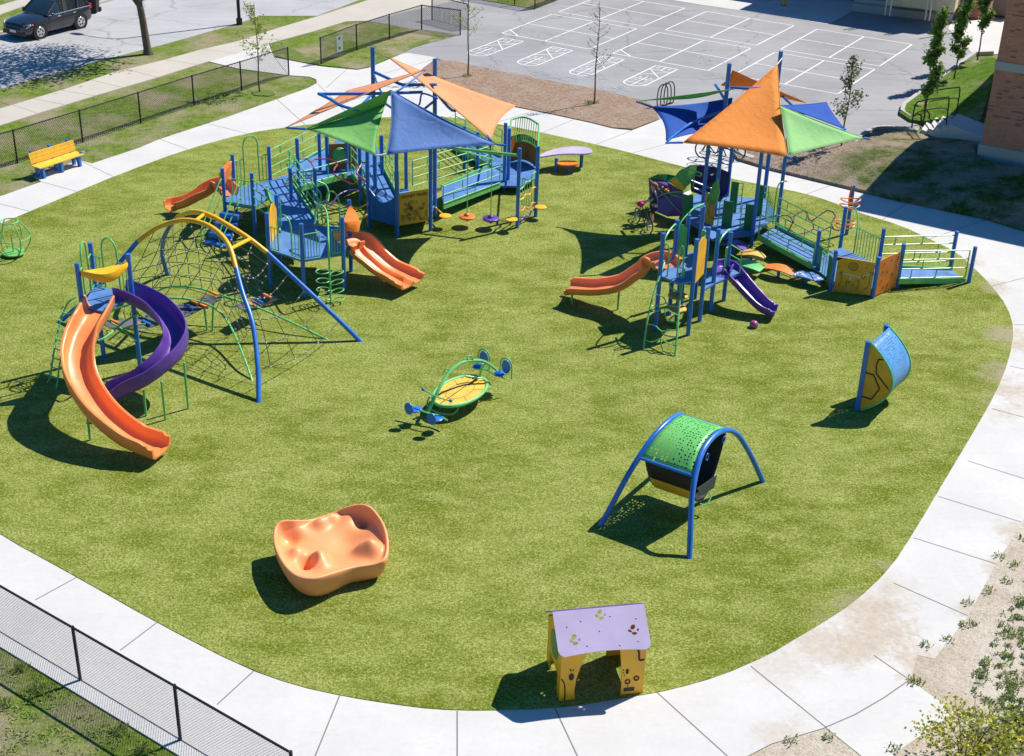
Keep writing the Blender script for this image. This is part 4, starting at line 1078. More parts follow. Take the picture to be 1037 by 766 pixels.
mb.loft(rg).build('curved_barrier', BLUE, pl, smooth=False)
hp = panel(pl, lerp(d2, d3, .06), lerp(d2, d3, .93), ZDk-.1, ZDk+.97, MUST, .03)
hd = Z(d3-d2, 0).normalized(); hn = -perp(d2, d3) if perp(d2, d3).y > 0 else perp(d2, d3)
hc = lerp(d2, d3, .5)+hn*.03
text_mesh('HONEY MAZE', .145, INK, 'panel_title', frame_mat(hc+UP*(ZDk+.84), hd, UP), hp)
mb = MB()
for i in range(64):                        # engraved comb maze
    a = Vector((rnd.uniform(-.42, .42), rnd.uniform(-.02, .62)))
    if abs(a.x) > .44-.35*max(0, a.y-.4): continue
    for k in range(6):
        if rnd.random() < .35: continue
        q = [hc+hd*(a.x+.05*math.cos(R(60*kk_)))+UP*(ZDk+.02+a.y+.05*math.sin(R(60*kk_)))+hn*.002 for kk_ in (k, k+1)]
        mb.tube(q, .005, 3)
mb.build('engraved_maze', INK, hp)
mb = MB()
for q in (d1, d2, d3): pass
# ramp 3 to the end deck, ramp 4 to the ground
ramp_part(pl, G(449, 209.5, ZDk), G(447, 190, ZDk), G(496, 169, ZE), G(506, 188, ZE))
ramp_rail(pl, G(449, 210, ZDk), G(506, 188.5, ZE), (.12, .42, .72)); ramp_rail(pl, G(418, 192, ZDk), G(496, 168, ZE))
e1, e1b, e2, e3 = G(510.4, 193.6), PT(515.9, 130, 2.2), G(523.7, 232), G(542.4, 220.6)
mk_post(pl, e1, 2.45); mk_post(pl, e1b, 2.2); mk_post(pl, e2, 2.75); mk_post(pl, e3, 2.48)
ep = PT(470.3, 131.5, 1.5); mk_post(pl, PT(470.5, 128, 1.75), 1.75); mk_post(pl, PT(484, 134, 1.75), 1.75)
deck(pl, [G(497, 170, ZE), G(506, 188, ZE), G(512, 188, ZE), G(527, 188.5, ZE), G(543, 180, ZE), G(547, 166, ZE), G(537, 158, ZE), G(517, 159, ZE), G(503, 160, ZE)], ZE-.004, 'landing')
ramp_part(pl, G(497, 169, ZE-.01), G(508, 160, ZE-.01), G(461, 137, .06), G(447, 144, .06))
ramp_rail(pl, G(508, 159, ZE), G(461, 136, .05)); ramp_rail(pl, G(497, 168, ZE), G(447, 144, .05))
bwp = PT(517.5, 138, 1.38), PT(545, 143, 1.38)
rg = []
for i in range(13):
    t = i/12; p = lerp(bwp[0], bwp[1], t)+Vector((.0, .55*math.sin(math.pi*t), 0)); rg.append([p+UP*.4, p+UP*1.36, p+UP*1.36+Vector((0, .03, 0)), p+UP*.4+Vector((0, .03, 0))])
MB().loft(rg).build('curved_panel', BROWNO, pl)
mb = MB(); top_ = [p[1]+UP*.62 for p in rg]; mb.tube([Z(e1b, 1.98)]+top_+[Z(e3, 1.95)], .035, 8)
for i in range(2, 12, 1):
    p = top_[i]; q = p+Vector((-.05, -.28, -.72)); mb.tube(spl([p, lerp(p, q, .6), q, q+Vector((.12, .02, -.08)), q+Vector((.2, .08, .1))], 4), .014, 5)
mb.build('loop_rail', GREEN, pl)
barrier(pl, lerp(e2, e3, .05)+Vector((.1, 1.15, 0)), e3, ZE, ZE+.95, 6)
beam_a, beam_b = Z(d4, 2.5), Z(e2, 2.5)
MB().tube([beam_a, beam_b], .05, 10).build('overhead_beam', GREEN, pl)
MB().tube(spl([beam_a+UP*.0, lerp(beam_a, G(500, 165, 1.2), .4)+UP*.1, G(500, 162, 1.25)], 5), .03, 7).build('brace', GREEN, pl)
for (x, y, m_, tx) in ((473, 219.7, OPIPE, .30), (497, 221.6, PURPLE, .62)):
    c = G(x, y, .38); hng = MB(); hng.tube([Z(c, .4), Z(c, 2.48)], .016, 6); h_ = hng.build('hanging_pole', GREEN, pl)
    mb = MB(); mb.disc(c, .27, .09, 20); mb.sphere(c+UP*.07, .10, 10, 6, (1, 1, .6)); mb.sphere(c-UP*.1, .07, 8, 6); mb.build('swinging_disc', m_, pl)
for (x, y, a) in ((451, 218.8, d4), (518, 222.3, e2), (547.5, 209.8, e3)):
    c = G(x, y, .45); mb = MB(); mb.disc(c, .20, .05, 18); mb.tube([c-UP*.03, Z(a, .42)], .03, 6); mb.build('step_pod', YELLOW, pl)
for z, m_, off in ((1.32, LGREEN, .3), (.98, YELLOW, .1), (.62, OPIPE, -.1), (.28, PURPLE, .0)):
    a, b = Z(e2, z), Z(e3, z+off); t = b-a; mb = MB()
    pts = [a, lerp(a, b, .25)-UP*.05, lerp(a, b, .4)+UP*.02, lerp(a, b, .62)-UP*.08, lerp(a, b, .78)+UP*.06, b]; mb.tube(spl(pts, 3), .028, 7); mb.build('wavy_rung', m_, pl)
# hexagon pipe climbers between the two towers
mb = MB(); zc = 1.6
ppx(mb, [(304, 161, 1.65), (311, 161, 1.6), (314.7, 164.7, 1.55), (318.8, 161.4, 1.6), (334.7, 161.7, 1.6), (342, 166.4, 1.55), (337, 175.8, 1.45), (357, 187, 1.25), (364, 181, 1.4), (371.7, 185, 1.4)], .026, 2)
ppx(mb, [(304, 180, 1.2), (314, 180.5, 1.2), (319, 173, 1.35), (315, 165, 1.52)], .026, 2)
mb.build('wavy_climber', MAROON, pl)
mb = MB(); ppx(mb, [(342, 166.4, 1.55), (344, 165, 1.6), (358, 165.2, 1.65), (364, 170, 1.6), (361, 176, 1.5), (371.7, 184, 1.35)], .026, 2); ppx(mb, [(364, 170, 1.6), (367, 165, 1.7), (372, 165, 1.75)], .026, 2); mb.build('wavy_climber', MAROON, pl)
mb = MB(); ppx(mb, [(321, 207.5, .75), (330, 204, .8), (335, 208, .72), (343, 197.6, .95), (353.5, 193, 1.0), (364, 191.7, 1.05), (370.5, 186, 1.3)], .03, 3); mb.build('wavy_climber', PURPLE, pl)
mb = MB(); ppx(mb, [(322, 184, 1.5), (330, 188, 1.35), (333, 197, 1.1), (332, 204, .95)], .028, 4); mb.build('loop_handle', GREEN, pl)
mb = MB(); ppx(mb, [(354, 216, 1.7), (364, 222, 1.5), (372, 217, 1.6)], .03, 4); ppx(mb, [(354, 208, 1.9), (362, 211, 1.8), (373, 206, 1.9)], .02, 4); mb.build('loop_handle', YELLOW, pl)
# deck B fittings
yp = panel(pl, lerp(b_l, b_bl, .12), lerp(b_l, b_bl, .9), ZB+.02, ZB+.75, YELLOW, .03, 'arched_panel', .35, 12)
barrier(pl, b_l, b_f, ZB, ZB+.72, 9, loop=True, lh=.5)
barrier(pl, b_f, lerp(b_f, b_r, .42), ZB, ZB+.78, 6); barrier(pl, lerp(b_f, b_r, .72), b_r, ZB, ZB+.78, 4)
barrier(pl, G(322, 229, ZB), b_br, ZB, ZB+.8, 8, loop=True, lh=.45)
# loop pole climber
lpb = G(335, 308); mb = MB(); mb.tube(spl([G(319, 226, 1.9), G(320.5, 211, 2.3), G(326.5, 208.5, 2.45), G(331.3, 218, 2.3), Z(lpb, 1.9), Z(lpb, 1.2), Z(lpb, 0)], 5), .03, 8)
for z in (.98, .70, .42, .14):
    for sx in (-.2, .2):
        c = Z(lpb, z)+Vector((sx, -.01, 0)); mb.tube([c+Vector((math.cos(a)*.19, math.sin(a)*.17, (.03 if sx < 0 else .05*math.cos(a)))) for a in [2*math.pi*k/16 for k in range(16)]], .017, 6, loop=True)
mb.build('loop_pole', GREEN, pl)
# double slide
sa_, sb_ = lerp(b_r, b_br, .5), Vector((1, -.45, 0)).normalized()
slide(pl, [Z(sa_, ZB)+sb_*-.02, G(361, 247, 1.12), G(374, 261, .80), G(389, 274, .50), G(404, 282, .34), G(418, 288.5, .27)], 1.15, .22, ORANGE, W_PROF)
hood(pl, b_r, b_br, 1.72, 2.2, OPIPE, sb_, .62)
# sails, rods and arms
zl = 3.75
sail(pl, [G(291.3, 128.5, zl), G(431, 70.5, 5.2), G(352, 92, 4.35)], SAIL_PEACH, .10, .05)
sail(pl, [G(392.8, 58, 5.35), G(522.6, 107.2, 3.9), G(497.5, 142.8, 3.7)], SAIL_PEACH, .16, .1)
sail(pl, [G(310, 130.7, zl), G(390.5, 105, 4.4), G(380.3, 157.8, 3.55)], SAIL_G, .13, .1)
sail(pl, [G(310, 130.7, zl+.02), G(396, 91.4, 4.9), G(391, 106, 4.38)], SAIL_G, .06, .02)
sail(pl, [G(395.5, 91.4, 4.9), G(503, 146.5, 3.75), G(391.5, 157, 3.55)], SAIL_B, .10, .12)
def rod(a, b, r=.035, m_=BLUE, nm='sail_arm'): MB().tube([a, b] if not isinstance(a, list) else spl(a, 5), r, 8).build(nm, m_, pl_cur)
pl_cur = pl
rod(G(289.5, 129.5, zl), G(310, 131, zl)); rod(G(503, 146.5, 3.75), G(512, 147.5, 3.72)); rod(G(380.3, 157.8, 3.55), G(392, 156.5, 3.55), .03, STEEL)
rod(G(378.5, 53, 5.2), G(392.8, 58.5, 5.33), .018, STEEL)
rod([G(378.7, 73, 4.8), G(394, 80, 4.7), G(407.8, 86, 4.6), G(424, 86, 4.6), G(441.6, 86, 4.75)], None, .05)
rod([G(322.5, 95, 4.5), G(335, 101, 4.45), G(345, 107, 4.4), G(362, 111, 4.3), G(378.8, 110, 4.1)], None, .05)
rod([G(323.8, 95.4, 4.5), G(378, 95, 4.5), G(428, 93.5, 4.5)], None, .05)
rod([G(443, 100, 4.5), G(428, 95, 4.5), G(425, 105, 4.2), G(420, 112, 4.0)], None, .03)
rod([Z(d4, 4.3), G(458, 112, 4.1), G(470, 110, 4.0), G(497, 142.8, 3.72)], None, .045); rod([Z(LP1, 3.9), G(350, 120, 3.9), G(311, 131, 3.74)], None, .045)
rod([Z(LP1, 4.6), G(392, 97, 4.7), G(430, 72, 5.15)], None, .03); rod([Z(d4, 4.0), G(415, 118, 3.7), G(390, 105, 4.4)], None, .04)

# leaf shaped table
tb_ = thing('play_table', G(575, 170), 'lilac leaf shaped play table with small orange bench seat', 'table')
top = [(546, 157), (556, 152.5), (568, 149.5), (582, 148), (594, 149), (600.5, 152), (599, 155), (590, 156), (575, 155.5), (562, 156.5), (553, 158), (547, 159)]
MB().prism(chaikin([G(x, y, .68) for x, y in top], 1), th=.05).build('table_top', LILAC, tb_)
for b in ((563, 175, .55), (588.4, 170.5, .64)): MB().post(G(b[0], b[1]), b[2], .065).build('leg', BLUE, tb_)
s = MB().prism(chaikin([G(x, y, .40) for x, y in ((563, 164), (572, 162.5), (586, 163.5), (587, 166), (578, 167.5), (566, 167))], 1), th=.05).build('seat', OPIPE, tb_)
MB().post(G(575, 176), .36, .05).build('leg', BLUE, tb_)

# ---------------------------------------------------------------- right main structure
pr_ = thing('play_structure', G(765, 245), 'right play structure with long ramps under vivid orange, blue and green sails', 'play structure')
T1, T2 = PT(738.8, 64.3, 5.5), PT(791, 52, 5.5); T3, T4, T5, T6 = G(708, 246), G(760.5, 251.5), G(786.4, 232), G(735, 212)
mk_post(pr_, T1, 5.5, r=.07); mk_post(pr_, T2, 5.5, r=.07)
for q in (T3, T4, T5, T6): mk_post(pr_, q, 3.4)
ZT = .48; ZL = .3
deck(pr_, [T3, G(722, 243, ZT), T4, T5, T2, T6, T1+(T6-T1)*.0], ZT)
deck(pr_, [T3, T1, T6, G(712, 190, ZT), G(697, 205, ZT), G(694, 222, ZT)], ZT-.004, 'rear_deck')
ramp_part(pr_, G(767.6, 240.5, ZT), G(785, 230, ZT), G(838, 257.7, ZL+.05), G(822.4, 270, ZL+.05))
ramp_rail(pr_, G(767.6, 241, ZT), G(822.4, 270.5, ZL+.05), (.12, .45, .78)); ramp_rail(pr_, G(785, 230, ZT), G(838, 257.2, ZL+.05), (.12, .42, .72, 1.0))
# dark green panels with side loops
for A, B_, z1 in ((G(728, 239, 0), G(738, 240.5, 0), .95), (G(750, 242.5, 0), G(759, 244, 0), .95)):
    pa = A+Vector((0, 0, 0)); panel(pr_, pa+Vector((0, -.3, 0)), B_+Vector((0, -.3, 0)), .2, ZT+z1-.1, DGREEN, .03, 'barrier_panel')
    mb = MB(); q = A+Vector((-.12, -.3, 0)); mb.tube([Z(q, ZT), Z(q, ZT+.8), Z(q+Vector((.2, 0, 0)), ZT+.9)], .018, 6)
    for k in range(4): mb.tube([Z(q, ZT+.1+k*.2), Z(q+Vector((.16, 0, 0)), ZT+.1+k*.2)], .014, 5)
    mb.build('ladder_loop', GREEN, pr_)
for A, B_ in ((PT(741, 184.5, 1.5), PT(748.5, 185.5, 1.5)), (PT(768, 188, 1.5), PT(774.5, 189, 1.5))):
    panel(pr_, A, B_, ZT, 1.52, DGREEN, .03, 'barrier_panel')
    mb = MB(); q = B_+Vector((.14, 0, 0)); mb.tube(spl([Z(B_, 1.48), Z(lerp(B_, q, .8), 1.5), Z(q, 1.4), Z(q, ZT)], 3), .018, 6)
    for k in range(4): mb.tube([Z(B_, ZT+.15+k*.22), Z(q, ZT+.15+k*.22)], .014, 5)
    mb.build('ladder_loop', GREEN, pr_)
gp = MB(); gp.slab([G(716, 206, 1.1), G(726, 207, 1.1), G(729, 195, 1.6), G(727, 181, 1.95), G(722, 187, 1.75), G(718, 197, 1.4)], (-.3, -1, .3), .03); gp.build('fin_panel', LGREEN, pr_)
mesh_p = MB(); A, B_ = PT(779, 205-12, 1.6), PT(786, 200, 1.4)
for k in range(9): mesh_p.tube([Z(lerp(A, B_, k/8), ZT+.05), Z(lerp(A, B_, k/8), 1.5-.5*k/8)], .008, 4)
for k in range(8): mesh_p.tube([Z(A, ZT+.1+k*.14), Z(B_, ZT+.08+k*.08)], .008, 4)
mesh_p.tube(spl([Z(B_, ZT), Z(B_, 1.7), G(793, 184, 1.85), G(797, 184, 1.9)], 4), .02, 6); mesh_p.build('mesh_panel', GREEN, pr_)
# landing, beehive panel, number panel, last ramp
q1, q2, q3, q4, q5, q6, q7 = G(824, 278), G(840.8, 296), G(883.4, 303), G(908, 292.5), PT(895.5, 231.5, 1.5), G(849.5, 259), G(857, 238.6)
for q, h in ((q1, 1.45), (q2, 1.35), (q3, 1.35), (q4, 1.46), (q5, 1.5), (q6, 1.65), (q7, 1.75)): mk_post(pr_, q, h)
deck(pr_, [Z(G(822.4, 270, ZL), 0), q2+(q6-q2)*.06, q3, q4, q5, q6, G(838, 257.7, ZL)], ZL-.004, 'landing')
for A, B_ in ((lerp(q1, q2, .08), lerp(q1, q2, .3)), (lerp(q1, q2, .7), lerp(q1, q2, .92))):
    panel(pr_, A, B_, .08, 1.05, DGREEN, .03, 'barrier_panel')
barrier(pr_, lerp(q1, q2, .3), lerp(q1, q2, .7), .12, .95, 3)
bp_ = panel(pr_, lerp(q2, q3, .07), lerp(q2, q3, .94), .10, 1.16, MUST, .03, 'beehive_panel')
hd = Z(q3-q2, 0).normalized(); hn = perp(q2, q3); hn = hn if hn.y < 0 else -hn; W_ = Z(q3-q2, 0).length
def onp(u, z, o=.018): return lerp(q2, q3, u)+hn*o+UP*z
mb = MB(); cc = (.45, .93)
mb.tube([onp(cc[0]+.14/W_*math.cos(a)*1, cc[1]+.13*math.sin(a)) for a in [2*math.pi*k/18 for k in range(18)]], .006, 4, loop=True)
for k in range(-3, 4): ww = math.sqrt(max(0, 1-(k/4)**2))*.14/W_; mb.tube([onp(cc[0]-ww, cc[1]+k*.032), onp(cc[0]+ww, cc[1]+k*.032)], .004, 3)
for (u, z0, z1) in ((.2, .25, .62), (.33, .22, .42), (.62, .22, .55), (.85, .28, .70)): mb.tube(spl([onp(u-.03, z0), onp(u+.02, (z0+z1)/2), onp(u, z1)], 4), .006, 4)
flw = ((.2, .66), (.38, .44), (.72, .64), (.9, .80))
for u, z in flw:
    for k in range(5): a = 2*math.pi*k/5; mb.sphere(onp(u+.035/W_*1.3*math.cos(a), z+.045*math.sin(a), .016), .02, 6, 4, (1, .5, 1))
for (u, z) in ((.12, .85), (.75, .95), (.6, .5), (.8, .3), (.5, .35)): mb.sphere(onp(u, z, .016), .02, 6, 4, (1, .5, 1))
mb.slab([onp(.02, 1.13, .017), onp(.22, 1.155, .017), onp(.03, 1.02, .017)], hn, .004)
mb.build('engraving', INK, bp_)
mb = MB()
for pth in (((.22, .68), (.45, .66), (.68, .64)), ((.43, .66), (.41, .56), (.40, .47)), ((.70, .65), (.74, .72), (.88, .79))): mb.tube(spl([onp(u, z, .022) for u, z in pth], 4), .013, 5)
mb.build('groove', WHITE, bp_)
op_ = panel(pr_, lerp(q3, q4, .08), lerp(q3, q4, .92), .08, 1.20, OPIPE, .03, 'number_panel', .04)
hd2 = Z(q4-q3, 0).normalized(); hn2 = perp(q3, q4); hn2 = hn2 if hn2.y < 0 else -hn2; W2 = Z(q4-q3, 0).length
for s_, u, z in (('7', .25, 1.02), ('4', .55, 1.06), ('2', .82, 1.06), ('5', .42, .74), ('8', .66, .60), ('1', .82, .75), ('3', .22, .50), ('0', .36, .26), ('6', .52, .28), ('9', .25, .78)):
    text_mesh(s_, .13, INK, 'number', frame_mat(lerp(q3, q4, u)+hn2*.022+UP*z, hd2, UP), op_)
barrier(pr_, lerp(q6, q5, .35), q5, ZL-.1, ZL+.85, 9)
mb = MB(); mb.tube(spl([G(853, 213, 1.5), G(864, 210, 1.55), G(869, 220, 1.35), Z(lerp(q6, q5, .36), .9), Z(lerp(q6, q5, .35), .1)], 5), .022, 7); mb.build('loop_handle', GREEN, pr_)
e8, e9 = G(980.7, 287.5), G(962.4, 271)
mk_post(pr_, e8, 1.22); mk_post(pr_, e9, 1.22)
ramp_part(pr_, G(910, 285, ZL), G(911, 271.5, ZL), G(964, 273.5, .09), G(977, 284.5, .07))
ramp_rail(pr_, Z(q4, ZL-.1), Z(e8, .06)+Vector((-.12, .05, 0)), (.14, .44, .74, 1.02)); ramp_rail(pr_, Z(q5, ZL-.1), Z(e9, .06), (.16, .46, .76, 1.02))
# hexagon pipes behind the ramp
mb = MB()
ppx(mb, [(789, 219, 1.0), (798, 218.6, 1.0), (803, 225, .9), (797, 236, .6)], .022, 2); ppx(mb, [(803, 220, 1.0), (814, 213, 1.15), (818, 219, 1.0), (822, 224, .9), (838, 213, 1.15), (846, 219, 1.0), (842, 226, .85), (845, 233, .7), (851, 233, .7)], .022, 2)
ppx(mb, [(803, 237, .6), (813, 236.6, .6), (824, 232, .7), (822, 224, .9)], .022, 2); ppx(mb, [(824, 232, .7), (832, 234, .65), (840, 230, .75), (845, 233, .7)], .022, 2)
mb.build('wavy_climber', paint('plum_powder_coat', (.17, .05, .15), .4), pr_)
for i, (z, c) in enumerate(((1.55, 0), (1.35, .0), (1.12, -.0), (1.0, 0))):
    mb = MB(); ctr = Z(lerp(q6, q7, .75 if i < 2 else .25), z-.15); mb.tube([ctr+Vector((math.cos(a)*.32, math.sin(a)*.20, .03*math.cos(2*a))) for a in [2*math.pi*k/18 for k in range(18)]], .02, 6, loop=True); mb.build('ring', OPIPE, pr_)
mb = MB(); mb.tube(spl([Z(q7, 1.75)+Vector((-.06, -.07, 0)), Z(q7, 1.3)+Vector((-.1, -.09, 0)), Z(q7, .9)+Vector((-.04, -.08, 0))], 4), .03, 6); mb.build('ring_stem', OPIPE, pr_)
# ship shaped back with purple hull panels
hz = lambda x, y, z: G(x, y, z)
hull = [G(657, 181, 1.12), G(674, 183.5, 1.10), G(691.7, 194, 1.0), G(690.5, 218.8, .18), G(676, 219.5, .08), G(663.5, 214, .08), G(658, 205, .25)]
nh = (hull[2]-hull[0]).cross(hull[5]-hull[0]); hp_ = MB().slab(hull, (.35, -1, .15), .04).build('hull_panel', PURPLE, pr_, smooth=False)
mb = MB()
for x, y in ((671, 190), (674, 192.5), (677, 191.5), (673.5, 188.3), (676.5, 194)): mb.sphere(G(x, y, .97), .045, 6, 5)
mb.build('porthole', YELLOW, hp_)
MB().slab([G(657, 181, 1.13), G(666, 177, 1.3), G(676, 177, 1.3), G(686, 179, 1.3), G(690, 185, 1.2), G(674, 184, 1.10)], (.2, -.5, 1), .04).build('roof_panel', DGREEN, pr_, smooth=False)
mb = MB(); n_ = 6
for i in range(n_):
    a = lerp(G(677.5, 184, 1.12), G(691.5, 193.5, 1.02), i/n_); b = lerp(G(677.5, 184, 1.12), G(691.5, 193.5, 1.02), (i+.86)/n_)
    c = lerp(G(682, 180.5, 1.30), G(695.5, 190, 1.18), (i+.86)/n_); d = lerp(G(682, 180.5, 1.30), G(695.5, 190, 1.18), i/n_)
    mb.slab([a, b, c, d], (0, -.4, 1), .05)
mb.build('ribbed_roof', YELLOW, pr_, smooth=False)
MB().slab([G(684, 178.5, 1.75), G(690, 172.5, 1.95), G(699, 167.5, 2.1), G(706, 167, 2.1), G(704, 176, 1.85), G(698, 187, 1.55), G(693, 190, 1.45)], (-.2, -.6, 1), .03).build('climbing_panel', LGREEN, pr_, smooth=False)
bk = MB().slab([G(702, 167.5, 1.9), G(712, 167.3, 1.95), G(728, 170, 1.9), G(739, 175, 1.75), G(737, 194, 1.2), G(729, 205, .9), G(700, 194, .9), G(699, 180, 1.4)], (.25, -1, .2), .04).build('hull_panel', DPURP, pr_, smooth=False)
mb = MB()
for x, y in ((720, 173), (722, 175.5), (725, 173.5), (723.5, 171.5), (726.5, 176), (720.5, 176.8)): mb.disc(G(x, y, 1.68)+Vector((0, -.03, 0)), .05, .03, 8)
mb.build('porthole', WHITE, bk)
for a, b in (((697, 182, 1.6), (725, 193, 1.25)), ((703, 191, 1.35), (727, 200, 1.05))): MB().tube([G(*a), G(*b)], .035, 7).build('cross_bar', BLUE, pr_)
MB().prism(chaikin([G(690.5, 196.5, 1.25), G(694, 193, 1.3), G(699, 192.5, 1.3), G(702, 199, 1.15), G(702, 214, .7), G(698, 222, .45), G(691, 222, .4)], 0), th=.0301).build('fin_panel', DGREEN, pr_, smooth=False) if False else MB().slab([G(691, 196.5, 1.25), G(694, 193, 1.3), G(699, 192.5, 1.3), G(702, 199, 1.15), G(702, 214, .7), G(698, 220, .5), G(691, 220, .5)], (.1, -1, .25), .03).build('fin_panel', DGREEN, pr_, smooth=False)
MB().slab([G(713.5, 193, 1.5), G(719, 196.5, 1.42), G(724.5, 201, 1.3), G(723.5, 218, .8), G(721.5, 233, .35), G(712.5, 226, .45), G(713, 210, .95)], (.5, -1, .1), .03).build('comb_panel', MUST, pr_, smooth=False)
mb = MB(); ppx(mb, [(724, 206, 1.16), (719, 207.5, 1.1), (717, 213, .95), (718.5, 219, .75), (723, 222, .66)], .01, 1, 4); ppx(mb, [(713.5, 203, 1.22), (716, 205, 1.16), (719, 199, 1.35)], .01, 1, 4)
for q in mb.v: q += Vector((-.01, -.05, .01))
mb.build('engraving', INK, pr_)
mb = MB(); ppx(mb, [(658, 182, 1.17), (675, 200, .70), (690, 216, .32)], .018, 3); ppx(mb, [(664, 202, .60), (671, 197, .80), (681, 195, .95), (691, 194.5, 1.05)], .018, 4); ppx(mb, [(690, 200, .9), (681, 197.5, .85), (677, 195, .9)], .018, 3)
mb.build('guard_rail', GREEN, pr_); mb = MB(); ppx(mb, [(684, 179, 1.9), (691, 172, 2.1), (702, 173, 2.15), (710, 176, 2.05), (709, 178.5, 1.95), (700, 177, 1.95), (696, 182, 1.8)], .024, 4); ppx(mb, [(703, 178, 1.95), (702, 190, 1.5)], .02, 2)
mb.build('guard_rail', GREEN, pr_)
# sails
sail(pr_, [G(787.5, 65.5, 5.3), G(691.4, 144.6, 3.73), G(797.4, 159.2, 3.6)], SAIL_O, .07, .12)
sail(pr_, [G(789.5, 107, 4.6), G(875, 140, 3.75), G(798.5, 157.6, 3.62)], SAIL_LG, .07, .1)
sail(pr_, [G(789, 107, 4.55), G(836.8, 103.7, 4.1), G(855.3, 130.7, 3.75)], SAIL_DB, .12, .08)
sail(pr_, [G(741.9, 71.3, 5.2), G(730.3, 86.3, 4.5), G(817, 104.4, 3.9)], SAIL_O, .10, .05)
sail4(pr_, [G(659.7, 108.3, 3.72), G(742, 99, 4.15), G(752, 128, 3.3), G(674.3, 142.3, 3.76)], SAIL_DB, inset=.12)
sail(pr_, [G(648, 102.5, 3.82), G(744, 90.3, 4.9), G(716, 96.5, 4.3)], SAIL_G, .10, .1)
pl_cur = pr_
rod(G(644.5, 103, 3.8), G(660, 108.5, 3.72)); rod(G(674, 144.8, 3.74), G(691.5, 144.6, 3.73)); rod(G(797.4, 159.3, 3.6), G(802, 161.5, 3.58)); rod(G(875, 140, 3.75), G(881, 141, 3.73)); rod(G(786.5, 66.5, 5.28), G(792, 59, 5.35), .018, STEEL)
rod([G(724.5, 86, 4.4), G(729, 93, 4.35), G(735, 103, 4.3)], None, .045); rod([G(739, 88.8, 4.8), G(748, 89.3, 4.8), G(760, 89.5, 4.8), G(789.5, 88, 4.8)], None, .045)
rod([Z(T2, 4.2), G(830, 130, 3.9), G(856, 131, 3.74)], None, .04); rod([Z(T1, 4.0), G(700, 125, 3.8), G(676, 143, 3.74)], None, .04); rod([Z(T2, 3.6), G(790, 150, 3.6), G(797.4, 159.3, 3.6)], None, .04)

# stepping pads under the ramp
for (x, y, zz, rx, ry, m_, lab) in ((744, 247.5, .42, .42, .28, PURPLE, 'purple curved stepping pad nearest the tower legs'), (761, 257.5, .38, .42, .30, TAN, 'tan curved stepping pad behind the purple slide'),
      (757, 268, .36, .48, .30, GREEN, 'green curved stepping pad beside the purple slide top'), (789, 272, .34, .48, .26, OPIPE, 'orange stepping pad in front of the long ramp'), (817, 279.5, .30, .48, .26, DECK, 'blue dotted stepping pad at the foot of the ramp')):
    c = G(x, y, zz); o = thing('stepping_pad', Z(c, 0), lab, 'stepping pad', 'curved stepping pads in front of the ramp')
    mb = MB(); rg = []
    for i in range(9):
        t = -1+i/4; cx_ = t*rx; w_ = ry*(1-.35*t*t); zz2 = .05-.10*t*t
        dd = Vector((.86, -.5, 0)); ee = Vector((.5, .86, 0)); p = c+dd*cx_+UP*zz2
        rg.append([p-ee*w_, p+ee*w_, p+ee*w_-UP*.03, p-ee*w_-UP*.03])
    mb.loft(rg).build('pad', m_, o, smooth=True, ang=50)
    MB().post(Z(c, 0), zz+.03, .05).build('leg', BLUE, o)
    if m_ is DECK:
        mb = MB()
        for k in range(14): a = rnd.uniform(-.8, .8); mb.disc(c+Vector((.86, -.5, 0))*a*rx+Vector((.5, .86, 0))*rnd.uniform(-.7, .7)*ry*(1-.35*a*a)+UP*(.055-.1*a*a), .035, .01, 7)
        mb.build('dots', WHITE, o)

# ---------------------------------------------------------------- small right tower
st_ = thing('slide_tower', G(700, 320), 'small tower with wavy orange slide left and purple slide right', 'slide tower')
a_, b_, c_, d_, e_, f_, g_, h_ = PT(671.7, 236, 2.95), PT(686, 222.5, 2.95), PT(697.6, 217.5, 2.95), PT(712.5, 208.3, 2.95), PT(705.9, 242, 2.92), PT(717.8, 230, 2.9), PT(728, 232, 2.6), PT(740.2, 235, 2.2)
for q, h in ((a_, 2.95), (b_, 2.95), (c_, 2.95), (d_, 2.95), (e_, 2.92), (f_, 2.9), (g_, 2.6), (h_, 2.2)): mk_post(st_, q, h)
ZH, ZM = 1.7, .98
deck(st_, [a_+(e_-a_)*.0, lerp(a_, e_, .55)+Vector((.0, -.35, 0)), e_, f_, d_, c_, b_], ZH)
deck(st_, [f_, g_, G(748, 272, ZM), G(750, 276, ZM)*1, h_, lerp(h_, d_, .5)], ZM, 'lower_deck') if False else deck(st_, [f_, g_+Vector((0, -.1, 0)), h_+Vector((.35, -.15, 0)), h_+Vector((.2, .35, 0)), lerp(h_, d_, .6)], ZM, 'lower_deck')
slide(st_, [Z(lerp(a_, b_, .5), ZH+.0), G(664, 265.5, 1.62), G(648, 278, 1.18), G(628, 290.5, .74), G(604, 294.5, .52), G(583, 294, .38), G(575, 294, .34)], .95, .22, ORANGE)
MB().post(G(625.5, 315), .62, .03).build('slide_support', GREEN, st_); MB().post(G(579, 309), .33, .03).build('slide_support', GREEN, st_)
slide(st_, [Z(lerp(g_, h_, .5), ZM), G(735, 272.5, .96), G(747, 286, .78), G(762, 303, .46), G(774, 314, .24), G(785, 318, .18)], .58, .22, PURPLE)
